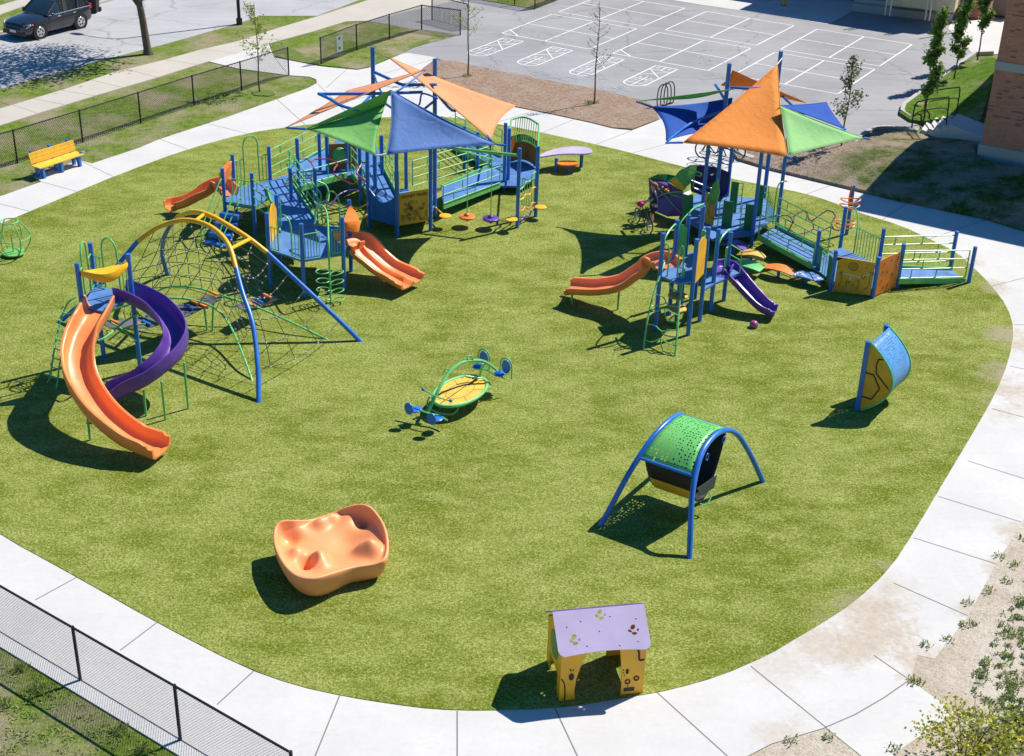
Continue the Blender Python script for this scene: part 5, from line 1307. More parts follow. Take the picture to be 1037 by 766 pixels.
# arched ladder
mb = MB()
L1 = spl([G(673, 266, 1.95), G(670, 274.7, 1.8), G(662, 297.6, 1.35), G(655.5, 325, .75), G(651.3, 356, 0)], 5); L2 = spl([G(692, 268, 1.95), G(693, 276.6, 1.8), G(688.8, 303, 1.25), G(686, 335, .62), G(683.5, 363, 0)], 5)
mb.tube(L1, .026, 7); mb.tube(L2, .026, 7); mb.build('ladder_rail', GREEN, st_)
for i, f in enumerate((.22, .4, .56, .72, .88)):
    a, b = samp(L1, f), samp(L2, f); s_ = 1 if i % 2 else -1; mb = MB()
    if i < 2: pts = [b, lerp(b, a, .35)+UP*.03, lerp(b, a, .55)-UP*.06, lerp(b, a, .42)-UP*.2, samp(L2, f+.09)] if i == 0 else [a, lerp(a, b, .3)+UP*.02, lerp(a, b, .48)-UP*.14, lerp(a, b, .3)-UP*.26, samp(L1, f+.13)]
    else: pts = [a, lerp(a, b, .25)+UP*.02*s_, lerp(a, b, .5)-UP*.12*s_, lerp(a, b, .75)-UP*.04*s_, b]
    mb.tube(spl(pts, 3), .019, 6); mb.build('rung', GREEN, st_)
    if i >= 1:
        mb = MB(); mb.tube(spl([lerp(a, b, .5)-UP*.12*s_ if i >= 2 else lerp(a, b, .48)-UP*.14, lerp(a, b, .62)-UP*.22, samp(L2, min(.97, f+.07))], 3), .017, 6); mb.build('rung', GREEN, st_)
for (A, B_) in ((a_, e_),):
    for t0, t1 in ((0.04, .22), (.52, .66)):
        mb = MB(); a, b = lerp(A, B_, t0), lerp(A, B_, t1); c = (a+b)/2; mb.tube(spl([Z(a, ZH), Z(a, ZH+.75), Z(c, ZH+.95), Z(b, ZH+.75), Z(b, ZH)], 5), .022, 7); mb.build('handle_loop', GREEN, st_)
def wavy_panel(par, A, B, z0, z1, mat, waves=3):
    A = Z(A, 0); B = Z(B, 0); k = perp(A, B); rg = []
    for i in range(25):
        t = i/24; p = lerp(A, B, t)+k*.05*math.sin(t*waves*2*math.pi); tp = z1-.07*math.cos(t*2*math.pi)
        rg.append([p+UP*z0, p+UP*tp, p+k*.03+UP*tp, p+k*.03+UP*z0])
    return MB().loft(rg).build('wavy_panel', mat, par, ang=60)
wavy_panel(st_, lerp(b_, c_, .1), lerp(b_, c_, .95), ZH+.05, ZH+.95, GREEN); wavy_panel(st_, lerp(f_, d_, .15), lerp(f_, d_, .75), ZH-.3, ZH+.75, GREEN, 2)
yp2 = panel(st_, lerp(e_, f_, .1), lerp(e_, f_, .9), ZH-.15, ZH+.85, YELLOW, .03, 'arched_panel', .22, 10)
mb = MB(); kn = perp(e_, f_); kn = kn if kn.x < 0 else -kn
def onq(u, z): return lerp(e_, f_, u)+kn*.02+UP*z
for L_ in (((.3, 2.3), (.45, 2.42), (.7, 2.38)), ((.3, 2.1), (.5, 2.15), (.62, 2.0), (.8, 2.0)), ((.25, 1.72), (.4, 1.85), (.65, 1.80), (.8, 1.62)), ((.55, 2.3), (.6, 2.15))): mb.tube(spl([onq(*q) for q in L_], 3), .009, 4)
mb.build('engraving', INK, yp2)
for q, dx in ((a_, .35), (g_, .35)):
    mb = MB(); zt = 2.55 if q is a_ else 2.0; t = (b_-a_) if q is a_ else (h_-g_)
    mb.tube(spl([Z(q, zt), Z(q+t*.3, zt+.25), Z(q+t*.8, zt+.32), Z(q+t*.97, zt+.25)], 4), .024, 7); mb.build('hand_bar', GREEN, st_)
mb = MB(); mb.tube(spl([Z(c_, 2.6), Z(c_, 2.95), Z(lerp(c_, d_, .3), 3.05), Z(d_, 3.0)], 4), .024, 7); mb.tube(spl([Z(b_, 2.5), Z(lerp(b_, c_, .4), 2.85), Z(lerp(b_, d_, .6), 3.0), Z(d_, 2.9)], 4), .02, 7); mb.build('hand_bar', GREEN, st_)
mb = MB(); q = h_+Vector((.35, -.15, 0)); mb.tube([Z(h_, ZM+.85), Z(q, ZM+.7), Z(q, ZM)], .02, 6); mb.tube([Z(h_, ZM+.55), Z(q, ZM+.4)], .018, 6); mb.build('side_rail', GREEN, st_)
barrier(st_, lerp(g_, h_, .75), h_, ZM, ZM+.8, 2)
for z in (.45, .85): MB().disc(Z(lerp(b_, e_, .35), z), .28, .05, 18).build('climbing_pod', TAN, st_)
MB().tube([Z(lerp(b_, e_, .35), 0), Z(lerp(b_, e_, .35), 1.7)], .04, 8).build('pod_post', BLUE, st_)
bl_ = G(763, 333); o = MB(); o.sphere(bl_+UP*.125, .125, 16, 12)
def ball_mat():
    m, t, b = newmat('red_and_blue_ball'); p = N(t, 'ShaderNodeTexCoord').outputs['Object']; wv = N(t, 'ShaderNodeTexWave'); wv.inputs['Scale'].default_value = 2.2; wv.inputs['Distortion'].default_value = 2; t.links.new(p, wv.inputs[0])
    c = mixc(t, ramp(t, wv.outputs[0], [(.45, 0.0), (.55, 1.0)]), (.60, .05, .10), (.08, .13, .50)); t.links.new(c, b.inputs['Base Color']); b.inputs['Roughness'].default_value = .35; return m
ob = o.build('ball', ball_mat()); tag(ob, 'small red and blue ball on the turf below the purple slide', 'ball')

# ---------------------------------------------------------------- seesaw spinner
ss = thing('seesaw', G(462, 408), 'green four seat seesaw with round yellow middle deck and blue seats', 'seesaw')
cd = G(466, 396.4, .42); ex = (G(489, 381, .42)-G(443, 413, .42)); axl = ex.length/2; ex = ex.normalized(); ey = Vector((-ex.y, ex.x, 0))
def sp_(u, v, z): return Z(cd, 0)+ex*u+ey*v+UP*z
ring = [(math.cos(a), math.sin(a)) for a in [2*math.pi*k/32 for k in range(32)]]
dkp = MB().prism([sp_(.86*c, .50*s, .44) for c, s in ring], th=.05).build('deck', paint('amber_plastic', (.85, .50, .07), .45), ss)
mb = MB(); mb.tube([sp_(.50*c, .27*s, .442) for c, s in ring], .006, 4, loop=True); mb.tube([sp_(-.85, .02, .443), sp_(.85, .02, .443)], .014, 4)
for t in (.4, 1.1, 2.0, 2.7): mb.tube([sp_(.50*math.cos(t), .27*math.sin(t), .442), sp_(.84*math.cos(t), .48*math.sin(t), .442)], .006, 4); mb.tube([sp_(.50*math.cos(-t), .27*math.sin(-t), .442), sp_(.84*math.cos(-t), .48*math.sin(-t), .442)], .006, 4)
mb.build('engraving', INK, dkp)
MB().tube([sp_(.90*c, .54*s, .43) for c, s in ring], .045, 8, loop=True).build('rim', GREEN, ss)
MB().tube([sp_(0, 0, 0), sp_(0, 0, .4)], .16, 12).build('pivot', GREEN, ss)
ppx_ = [(433, 418, .30), (442.6, 398, .75), (453.6, 379, 1.05), (464, 369.5, 1.12), (474, 365.8, 1.1), (486.5, 365.5, 1.0), (495, 369, .9), (503, 375, .75)]
fr_ = spl([G(*q) for q in ppx_], 6); MB().tube(fr_, .042, 8).build('arched_frame', GREEN, ss)
MB().tube([G(489, 368, .95), sp_(.88, 0, .43)], .035, 7).build('frame_strut', GREEN, ss)
mb = MB(); ppx(mb, [(454, 378, 1.02), (450, 376, 1.12), (452, 373.5, 1.2), (456, 375, 1.1)], .018, 4); ppx(mb, [(475, 366, 1.1), (473, 361.5, 1.22), (477, 360.5, 1.22), (479, 364.5, 1.1)], .018, 4); mb.build('handle', GREEN, ss)
mb = MB(); ppx(mb, [(428.5, 394.5, .85), (440, 401, .8), (448, 404, .78), (456, 406, .74)], .02, 3); hb = mb.build('handlebar', GREEN, ss)
for q in ((428.5, 394.5, .85), (456.3, 406, .74)): MB().sphere(G(*q), .045, 8, 6).build('grip', BLUE, hb)
mb = MB(); ppx(mb, [(435, 402, .5), (432.5, 409, .35), (437, 415, .25), (447, 419, .2), (458, 419.5, .22), (464, 414, .33), (463, 410, .40)], .02, 4); ppx(mb, [(478, 384, .55), (487, 383, .5), (495, 388, .42), (497, 392, .38), (490, 394.5, .35), (486, 392, .38)], .02, 4); ppx(mb, [(467, 383, .6), (472, 381, .62), (480, 382, .56)], .018, 3); mb.build('foot_hoop', GREEN, ss)
def seat(sx, sy, sz, bx, by, bz, back):
    o = MB(); c = G(sx, sy, sz); o.disc(c, .17, .05, 16, .8, math.atan2(ex.y, ex.x)); s_ = o.build('seat', BLUE, ss)
    if back:
        b = G(bx, by, bz); n = ex; rg = []
        for dz in (-.012, .012): rg.append([b+n*dz+ey*math.cos(a)*.13+UP*math.sin(a)*.19 for a in [2*math.pi*k/18 for k in range(18)]])
        MB().loft(rg).build('backrest', BLUE, ss)
        MB().tube(spl([b-ey*.17-UP*.3, b-ey*.17+UP*.05, b-ey*.1+UP*.2, b+UP*.24, b+ey*.1+UP*.2, b+ey*.17+UP*.05, b+ey*.17-UP*.3], 4), .02, 6).build('back_hoop', GREEN, ss)
seat(484.5, 371, .62, 490, 362.5, .85, True); seat(506, 378.5, .55, 512.5, 371.5, .78, True)
seat(421.5, 414.8, .42, 0, 0, 0, False); seat(443, 424, .38, 0, 0, 0, False)
mb = MB(); ppx(mb, [(478, 371.5, .55), (492, 374.5, .55), (511, 383.5, .45)], .028, 3); mb.build('seat_bar', GREEN, ss); mb = MB(); ppx(mb, [(411.5, 408, .45), (421, 413.5, .38), (433, 418.5, .33), (444, 421, .32), (453, 426, .3)], .028, 3); mb.build('seat_bar', GREEN, ss)
for (x, y, z, x2, y2) in ((417, 412, .55, 0, 0), (440, 422.5, .5, 0, 0)):
    b = G(x, y, z-.02)-ex*.12; rg = []
    for dz in (-.012, .012): rg.append([b+ex*dz+ey*math.cos(a)*.13+UP*math.sin(a)*.16 for a in [2*math.pi*k/18 for k in range(18)]])
    MB().loft(rg).build('backrest', BLUE, ss)

# ---------------------------------------------------------------- blue arched shelter with green perforated roof
ah = thing('arch_climber', G(690, 500), 'blue double arch with green perforated roof and hanging black sling', 'arch climber')
F0, F1 = G(698, 567), G(773, 489); B0 = G(607.6, 533.5); off = B0-F0; off.z = 0; B1 = F1+off
AXC = off.normalized(); LN = .27; TOPF = F0+UP+AXC*LN
fa = [F0]+[PL(x, y, F0, F1, TOPF) for x, y in ((699.3, 537), (700.5, 505.8), (705, 477.6), (712, 456.4), (724, 441), (736.9, 435.7), (747.5, 441), (756.9, 455), (765, 471))]+[F1]
fs = spl(fa, 5); bsn = [p+AXC*(off.length-2*LN*p.z) for p in fs]
MB().tube(fs, .062, 12).build('arch', BLUE, ah); MB().tube(bsn, .062, 12).build('arch', BLUE, ah)
def skin(par, fr, name, L, mat, i0, i1, inset=.08, uvs=True, lift=0.0, wz_=None):
    me = bpy.data.meshes.new(name); o0 = Vector(par['_o']); pts = L[i0:i1+1]; vs = []; fc = []; uv = []
    d = [0]
    for a, b in zip(pts, pts[1:]): d.append(d[-1]+(b-a).length)
    nv = 10; ofn = off.normalized(); Wd = 1.2
    for p in pts:
        wz = off.length-2*LN*(p.z if wz_ is None else wz_)-2*inset
        for j in range(nv+1): vs.append(tuple(p+ofn*(inset+wz*j/nv)+UP*lift-o0))
    for i in range(len(pts)-1):
        for j in range(nv):
            q = i*(nv+1)+j; fc.append((q, q+1, q+nv+2, q+nv+1))
            uv += [(d[i], Wd*j/nv), (d[i], Wd*(j+1)/nv), (d[i+1], Wd*(j+1)/nv), (d[i+1], Wd*j/nv)]
    me.from_pydata(vs, [], fc); ul = me.uv_layers.new(name='UVMap')
    for k, q in enumerate(uv): ul.data[k].uv = q
    me.materials.append(mat); me.shade_smooth()
    o = bpy.data.objects.new(name, me); C.objects.link(o); o.parent = par; return o
PERF_G = perforated('green_perforated_sheet', (.15, .52, .13), .085, .27)
i0 = min(range(len(fs)), key=lambda i: (fs[i]-PL(702.5, 483, F0, F1, TOPF)).length); i1 = min(range(len(fs)), key=lambda i: (fs[i]-PL(742, 437.5, F0, F1, TOPF)).length)
o = skin(ah, None, 'perforated_roof', fs, PERF_G, i0, i1, .07, lift=.02); md = o.modifiers.new('t', 'SOLIDIFY'); md.thickness = .008
pA0, pA1 = fs[i0], fs[i1]
for p in (pA0, pA1): MB().tube([p, p+AXC*(off.length-2*LN*p.z)], .04, 8).build('cross_tube', BLUE, ah)
# sling: catenary between the two cross tubes, running across the arches
dz_ = pA1-pA0; sl_ = []
for k in range(15):
    t = k/14; p = lerp(pA0, pA1, t); sag_ = 4*t*(1-t); low_ = .40; zz = lerp(pA0.z, pA1.z, t)-sag_*(lerp(pA0.z, pA1.z, .5)-low_)
    hx = Z(lerp(pA0, pA1, .5+(t-.5)*(1.0+.0*sag_)), 0); sl_.append(hx+UP*zz)
o = skin(ah, None, 'sling', sl_, BLACK, 0, 14, .12, wz_=1.55); md = o.modifiers.new('t', 'SOLIDIFY'); md.thickness = .012
o = skin(ah, None, 'sling_panel', [p+Vector((0, 0, -.012))-Z(dz_, 0).normalized()*.012 for p in sl_], MUST, 2, 6, .16, wz_=1.55); md = o.modifiers.new('t', 'SOLIDIFY'); md.thickness = .012
mb = MB(); q0 = sl_[8]+off.normalized()*.2
ppx(mb, [(709, 510, .35), (715, 511.5, .32), (720, 503, .45), (718, 500, .5)], .018, 3); mb.build('foot_loop', GREEN, ah)
for (x, y) in ((716.5, 460), (733.5, 442.5)):
    c = PL(x, y, F0, F1, TOPF)-UP*.07; mb = MB(); mb.tube([c+Z(F1-F0, 0).normalized()*math.cos(a)*.06+UP*math.sin(a)*.08 for a in [2*math.pi*k/12 for k in range(12)]], .013, 5, loop=True); mb.build('hanger', BLUE, ah)
MB().slab([G(706, 495, .9), G(726, 481, .95), G(723, 494, .6), G(711, 502, .5)], (.6, -.7, .5), .015).build('side_net', paint('grey_mesh', (.16, .17, .19), .7), ah)

# ---------------------------------------------------------------- curved blue wall panel on two posts
cw = thing('curved_climber', G(877, 412), 'curved blue perforated climbing wall with mustard side panels on blue posts', 'climbing wall')
w0 = G(868, 416.3); hw_ = 1.97
w1 = PT(898, 329, hw_)
for p in (w0, w1): mk_post(cw, p, hw_, r=.07)
dv = Z(w1-w0, 0); ofv = dv.normalized(); nb_ = Vector((ofv.y, -ofv.x, 0))
def lens(z): t = z/hw_; return .78*math.sin(math.pi*min(1, max(0, t)))**.85
zz_ = [hw_*.03+hw_*.95*k/20 for k in range(21)]
cv = [w0+nb_*lens(z)+UP*z for z in zz_]
def skin2(par, name, L, ofs, mat):
    me = bpy.data.meshes.new(name); o0 = Vector(par['_o']); vs = []; fc = []; uv = []; nv = 8; d = [0]
    for a, b in zip(L, L[1:]): d.append(d[-1]+(b-a).length)
    for p in L:
        for j in range(nv+1): vs.append(tuple(p+ofs*(j/nv)-o0))
    Wd = ofs.length
    for i in range(len(L)-1):
        for j in range(nv):
            q = i*(nv+1)+j; fc.append((q, q+1, q+nv+2, q+nv+1)); uv += [(d[i], Wd*j/nv), (d[i], Wd*(j+1)/nv), (d[i+1], Wd*(j+1)/nv), (d[i+1], Wd*j/nv)]
    me.from_pydata(vs, [], fc); ul = me.uv_layers.new(name='UVMap')
    for k, q in enumerate(uv): ul.data[k].uv = q
    me.materials.append(mat); me.shade_smooth(); o = bpy.data.objects.new(name, me); C.objects.link(o); o.parent = par
    md = o.modifiers.new('t', 'SOLIDIFY'); md.thickness = .01; return o
skin2(cw, 'perforated_wall', cv, dv, perforated('blue_perforated_sheet', (.10, .30, .62), .06, .24))
for b in (w0, w1):
    o = MB().slab([b+UP*zz_[0]]+[b+nb_*(lens(z)-.03)+UP*z for z in zz_]+[b+UP*zz_[-1]], ofv, .025).build('side_panel', MUST, cw, smooth=False)
    MB().tube([b+nb_*lens(z)+UP*z for z in zz_], .028, 7).build('edge_tube', GREEN, cw)
    if b is w0:
        mb = MB(); s = -ofv*.016
        for L_ in (((.02, .45), (.32, .45), (.48, .80), (.28, 1.12), (.02, 1.12)), ((.70, .86), (.34, 1.18), (.30, 1.40), (.34, 1.58), (.46, 1.60))):
            for q, r in zip(L_, L_[1:]): mb.tube([b+s+nb_*q[0]+UP*q[1], b+s+nb_*r[0]+UP*r[1]], .018, 5)
        mb.build('comb_pattern', INK, o)

# ---------------------------------------------------------------- orange rocker bowl
rk = thing('play_bowl', G(336, 598), 'large coral orange moulded rocking bowl with four seat lumps', 'rocking bowl')
rimpx = [(276.6, 540, .68), (279, 532, .74), (286, 528, .78), (298, 527.5, .74), (313, 527, .62), (327, 523, .60), (340.5, 518, .66), (352, 513.5, .78), (366, 511, .86), (376, 514, .88), (384.4, 523, .86), (390.5, 534, .80), (393.5, 547, .70), (393.5, 559, .62), (390, 568, .56),
         (379, 572.5, .52), (357, 576, .55), (337, 582, .64), (318.6, 587, .68), (302, 585.5, .68), (290, 577, .66), (281, 563, .65), (277, 551, .66)]
rimw = spl([G(x, y, z) for x, y, z in rimpx], 4, closed=True)
rcc = sum((Z(p, 0) for p in rimw), Vector((0, 0, 0)))/len(rimw)
HR = [(.03, .42, .46), (.22, .28, 0)]
# seat lumps and hollows: pixel seen at height .55, amplitude, radius, stretch along view x
lmp = [(324, 533, .21, .17, 1.0), (335, 528, .20, .15, 1), (369, 559, .22, .22, 1.0), (380, 561, .20, .18, 1), (323, 567, .20, .18, 1.0), (301, 563, .17, .17, 1.2), (326, 574, .12, .2, 1)]
dnt = [(373, 530, -.36, .25), (311, 572, -.38, .14), (290, 546, -.20, .24), (350, 550, -.09, .34)]
lw = [(G(x, y, .5), a, r) for x, y, a, r, s in lmp]+[(G(x, y, .5), a, r) for x, y, a, r in dnt]
def ins(p, f):
    q = lerp(rcc, Z(p, 0), f); e = f; z = lerp(.50, p.z-.02, e**3.6)
    for c, a, r in lw:
        d = math.hypot(q.x-c.x, q.y-c.y); z += a*math.exp(-(d/r)**2.4)*(1-f**8)
    return Z(q, max(.08, z))
rings = []
for k in range(13):
    f = k/12; an = f*math.pi/2
    rings.append([Z(lerp(rcc+Vector((.10, -.05, 0))*math.cos(an), Z(p, 0), .60+.40*math.sin(an)**.8), p.z*(1-math.cos(an))**.9) for p in rimw])
for k in range(1, 5): a = math.pi*k/4; rings.append([Z(lerp(rcc, Z(p, 0), 1-.03*(1-math.cos(a))), p.z+.03*math.sin(a)) for p in rimw])
for k in range(1, 30): f = .94*(1-k/29.5); rings.append([ins(p, f) for p in rimw])
MB().loft(rings).build('bowl', ROCK, rk, ang=180)
lb_ = Vector((0, 0, 0)); c = G(312, 565, .42)
MB().slab([c+Vector((-.035, 0, -.05)), c+Vector((.035, 0, -.05)), c+Vector((.035, .02, .05)), c+Vector((-.035, .02, .05))], (0, -1, .2), .006).build('sticker', WHITE, rk, smooth=False)

# ---------------------------------------------------------------- playhouse
ph = thing('playhouse', G(605, 700), 'small yellow playhouse with lilac gable roof at the turf edge', 'playhouse')
f0, f1 = G(566, 711.5), G(650.6, 703); pe = (f1-f0).normalized(); pn_ = Vector((-pe.y, pe.x, 0)); WD = (f1-f0).length; DP = 1.12
def hp3(u, v, z): return f0+pe*u+pn_*v+UP*z
YH = paint('yellow_house_panel', (.94, .45, .015), .45)
def archpanel(v, name, sgn):
    """side wall with wide opening, two shaped legs"""
    for (u0, u1, s) in ((0, .40, 1), (WD, WD-.42, -1)):
        pts = [hp3(u0, v, 0), hp3(u0, v, 1.12), hp3(u0+s*.50, v, 1.12), hp3(u0+s*(.40 if s > 0 else .47), v, .92), hp3(u0+s*(.30 if s > 0 else .43), v, .55), hp3(u0+s*(.27 if s > 0 else .42), v, .25), hp3(u0+s*(.30 if s > 0 else .42), v, 0)]
        o = MB().slab(pts, pn_, .03).build('wall_panel', YH, ph, smooth=False)
        if v < .1:
            mb = MB(); s3 = -pn_*.02
            if s > 0:
                mb.tube(spl([hp3(.02, v, .55)+s3, hp3(.08, v, .42)+s3, hp3(.10, v, .15)+s3, hp3(.08, v, .02)+s3], 4), .012, 4)
                mb.slab([hp3(.2+.05*math.cos(a), v, .58+.08*math.sin(a))+s3 for a in [2*math.pi*k/12 for k in range(12)]], pn_, .006)
                for du, dz in ((.19, .72), (.23, .73), (.17, .75)): mb.sphere(hp3(du, v, dz)+s3, .014, 6, 4)
            else:
                U_ = WD
                mb.tube(spl([hp3(U_-.03, v, .82)+s3, hp3(U_-.12, v, .82)+s3, hp3(U_-.14, v, 1.0)+s3, hp3(U_-.18, v, 1.08)+s3], 4), .018, 4)
                mb.slab([hp3(U_-.33+.03*math.cos(a), v, .58+.06*math.sin(a))+s3 for a in [2*math.pi*k/10 for k in range(10)]], pn_, .006)
                for du, dz in ((.40, .56), (.40, .62), (.38, .50)): mb.sphere(hp3(U_-du, v, dz)+s3, .012, 6, 4)
                for du, dz in ((.31, .34), (.15, .40)): mb.tube([hp3(U_-du+.045*math.cos(a), v, dz+.045*math.sin(a))+s3 for a in [2*math.pi*k/10 for k in range(10)]], .014, 4, loop=True)
                mb.slab([hp3(U_-.37, v, .12)+s3, hp3(U_-.17, v, .12)+s3, hp3(U_-.17, v, .20)+s3, hp3(U_-.37, v, .20)+s3], pn_, .006)
                mb.tube([hp3(U_-.30, v, .2)+s3, hp3(U_-.30, v, .3)+s3], .006, 3)
            mb.build('engraving', INK, o)
archpanel(0.0, 'front', 1); archpanel(DP, 'back', -1)
RZ = 1.62; EV = 1.17
for u in (0.015, WD-.015):
    a = .0 if u < .1 else .0
    pts = [hp3(u, .02, 0), hp3(u, .02, 1.10), hp3(u, DP/2, RZ-.06), hp3(u, DP-.02, 1.10), hp3(u, DP-.02, 0), hp3(u, DP*.78, 0), hp3(u, DP*.78, .48), hp3(u, DP*.22, .48), hp3(u, DP*.22, 0)]
    o = MB().slab(pts, pe, .03).build('gable_wall', YH, ph, smooth=False)
    MB().slab([hp3(u-.022 if u < .1 else u+.022, DP/2+.30*math.cos(a_2), .88+.26*math.sin(a_2)) for a_2 in [2*math.pi*k/16 for k in range(16)]], pe, .008).build('window', DGREEN, o, smooth=False)
# roof sheets with leaf cut-outs (boolean-free: holes are real gaps between strips)
def roof(side):
    over = .16; u0, u1 = -.07, WD+.06
    v0, z0, v1, z1 = (DP/2, RZ, -.11, EV-.05) if side > 0 else (DP/2, RZ, DP+.11, EV-.05)
    bm = bmesh.new()
    edge = []; nE = 10
    pts = [(u0, 0), (u1, 0)] + [(u1, .86), (u1-.03, .95), (u1-.10, 1.0)] + [(lerp(u1-.10, u0+.10, k/nE), 1.0-.055*math.sin(math.pi*k/nE)) for k in range(1, nE)] + [(u0+.10, 1.0), (u0+.03, .95), (u0, .86)]
    holes = []
    def ell(cu, cf, ru, rf, an):
        ca_, sa_ = math.cos(an), math.sin(an); return [(cu+ru*math.cos(t)*ca_-rf*math.sin(t)*sa_, cf+ru*math.cos(t)*sa_*.8+rf*math.sin(t)*ca_) for t in [2*math.pi*k/12 for k in range(12)]]
    for (cu, cf) in ((.16*WD, .66), (.50*WD, .17), (.86*WD, .56)):
        holes += [ell(cu, cf-.07, .045, .06, .5), ell(cu-.065, cf+.01, .03, .045, -.7), ell(cu+.01, cf+.07, .05, .035, .1), ell(cu+.085, cf+.0, .022, .03, .3)]
    sl_len = math.hypot(v1-v0, z1-z0)
    P3 = lambda u, f: hp3(u, lerp(v0, v1, f), lerp(z0, z1, f)-.05*math.sin(math.pi*f)*0)
    loops = [[Vector((u, f, 0)) for u, f in pts]]+[[Vector((u, f, 0)) for u, f in h] for h in holes]
    flat = [q for l in loops for q in l]; tris = tessellate_polygon(loops)
    nrm = (P3(1, 0)-P3(0, 0)).cross(P3(0, 1)-P3(0, 0)).normalized(); nrm = nrm if nrm.z > 0 else -nrm
    mb = MB(); n = len(flat); mb.v = [P3(q.x, q.y)+nrm*.012 for q in flat]+[P3(q.x, q.y)-nrm*.012 for q in flat]
    for a, b, c in tris: mb.f += [(a, b, c), (n+c, n+b, n+a)]
    s0_ = 0
    for l in loops:
        k = len(l)
        for i in range(k): j = (i+1) % k; mb.f.append((s0_+i, s0_+j, n+s0_+j, n+s0_+i))
        s0_ += k
    o = mb.build('roof', LILAC if side > 0 else PURPLE, ph, smooth=False)
    if side > 0:
        b_ = MB()
        for u, f in ((.1, .35), (.3, .8), (.47, .5), (.68, .85), (.92, .3), (.9, .8), (.62, .2), (.27, .25)): b_.disc(P3(u*WD, f)+nrm*.014, .016, .012, 8)
        b_.build('bolt', STEEL, o)
roof(1); roof(-1)

# ---------------------------------------------------------------- green cage spinner at left
cg = thing('cage_spinner', G(14, 262), 'round green tube cage spinner at the left edge of the turf', 'spinner')
cb_ = G(14.5, 260); mb = MB(); Hs = 1.16
def cgp(a, t): r = (.34+.30*math.sin(math.pi*min(1, t*.98))**.9)*(1 if t < .55 else 1) if True else 0; r = .30+.27*math.sin(math.pi*t)-.04*t; return cb_+Vector((math.cos(a)*r, math.sin(a)*r, .12+t*1.02))
for k in range(6): mb.tube([cgp(2*math.pi*k/6+.3, t/10) for t in range(11)], .018, 6)
mb.tube([cgp(2*math.pi*k/20, 1) for k in range(20)], .02, 6, loop=True); mb.tube([cgp(2*math.pi*k/20, .52) for k in range(20)], .015, 6, loop=True); mb.build('cage', GREEN, cg)
MB().disc(cb_+UP*.13, .33, .07, 20).build('floor', LGREEN, cg); MB().tube([cb_, cb_+UP*.12], .1, 10).build('pivot', GREEN, cg); MB().tube([cb_+UP*.1, cb_+UP*.75], .025, 6).build('grab_post', GREEN, cg)

# ---------------------------------------------------------------- bench
bn = thing('park_bench', G(57, 176), 'yellow slatted park bench on blue legs facing the playground', 'bench')
s0b, s1b = G(44, 182.5), G(83, 169.5); be_ = (s1b-s0b).normalized(); bnk = Vector((-be_.y, be_.x, 0)); LB = (s1b-s0b).length
s0b = s0b-be_*.1; LB += .25
def bpnt(u, v, z): return s0b+be_*u+bnk*v+UP*z
for i in range(4): MB().box(bpnt(LB/2, .03+i*.115, .445), (LB, .105, .04), math.atan2(be_.y, be_.x)).build('seat_slat', BENCHY, bn, smooth=False)
for i in range(3): MB().box(bpnt(LB/2, .435+i*.028, .56+i*.125), (LB, .035, .115), math.atan2(be_.y, be_.x)).build('back_slat', BENCHY, bn, smooth=False)
for u in (.18, LB/2, LB-.18):
    for pts in ([bpnt(u, .02, .42), bpnt(u, .50, .42), bpnt(u, .64, .92), bpnt(u, .56, .92), bpnt(u, .44, .36), bpnt(u, .42, .0), bpnt(u, .32, .0), bpnt(u, .30, .28), bpnt(u, .18, .28), bpnt(u, .12, 0), bpnt(u, .0, 0)],):
        MB().slab(pts, be_, .09).build('leg', BLUE, bn, smooth=False)
bgp = bpnt(LB+.02, .1, .45); mb = MB(); mb.sphere(bgp+UP*.03, .1, 10, 6, (1.1, .8, .5)); o = mb.build('bag', paint('dusty_blue_cloth', (.16, .26, .42), .8)); tag(o, 'small blue bag lying at the right end of the yellow bench', 'bag')

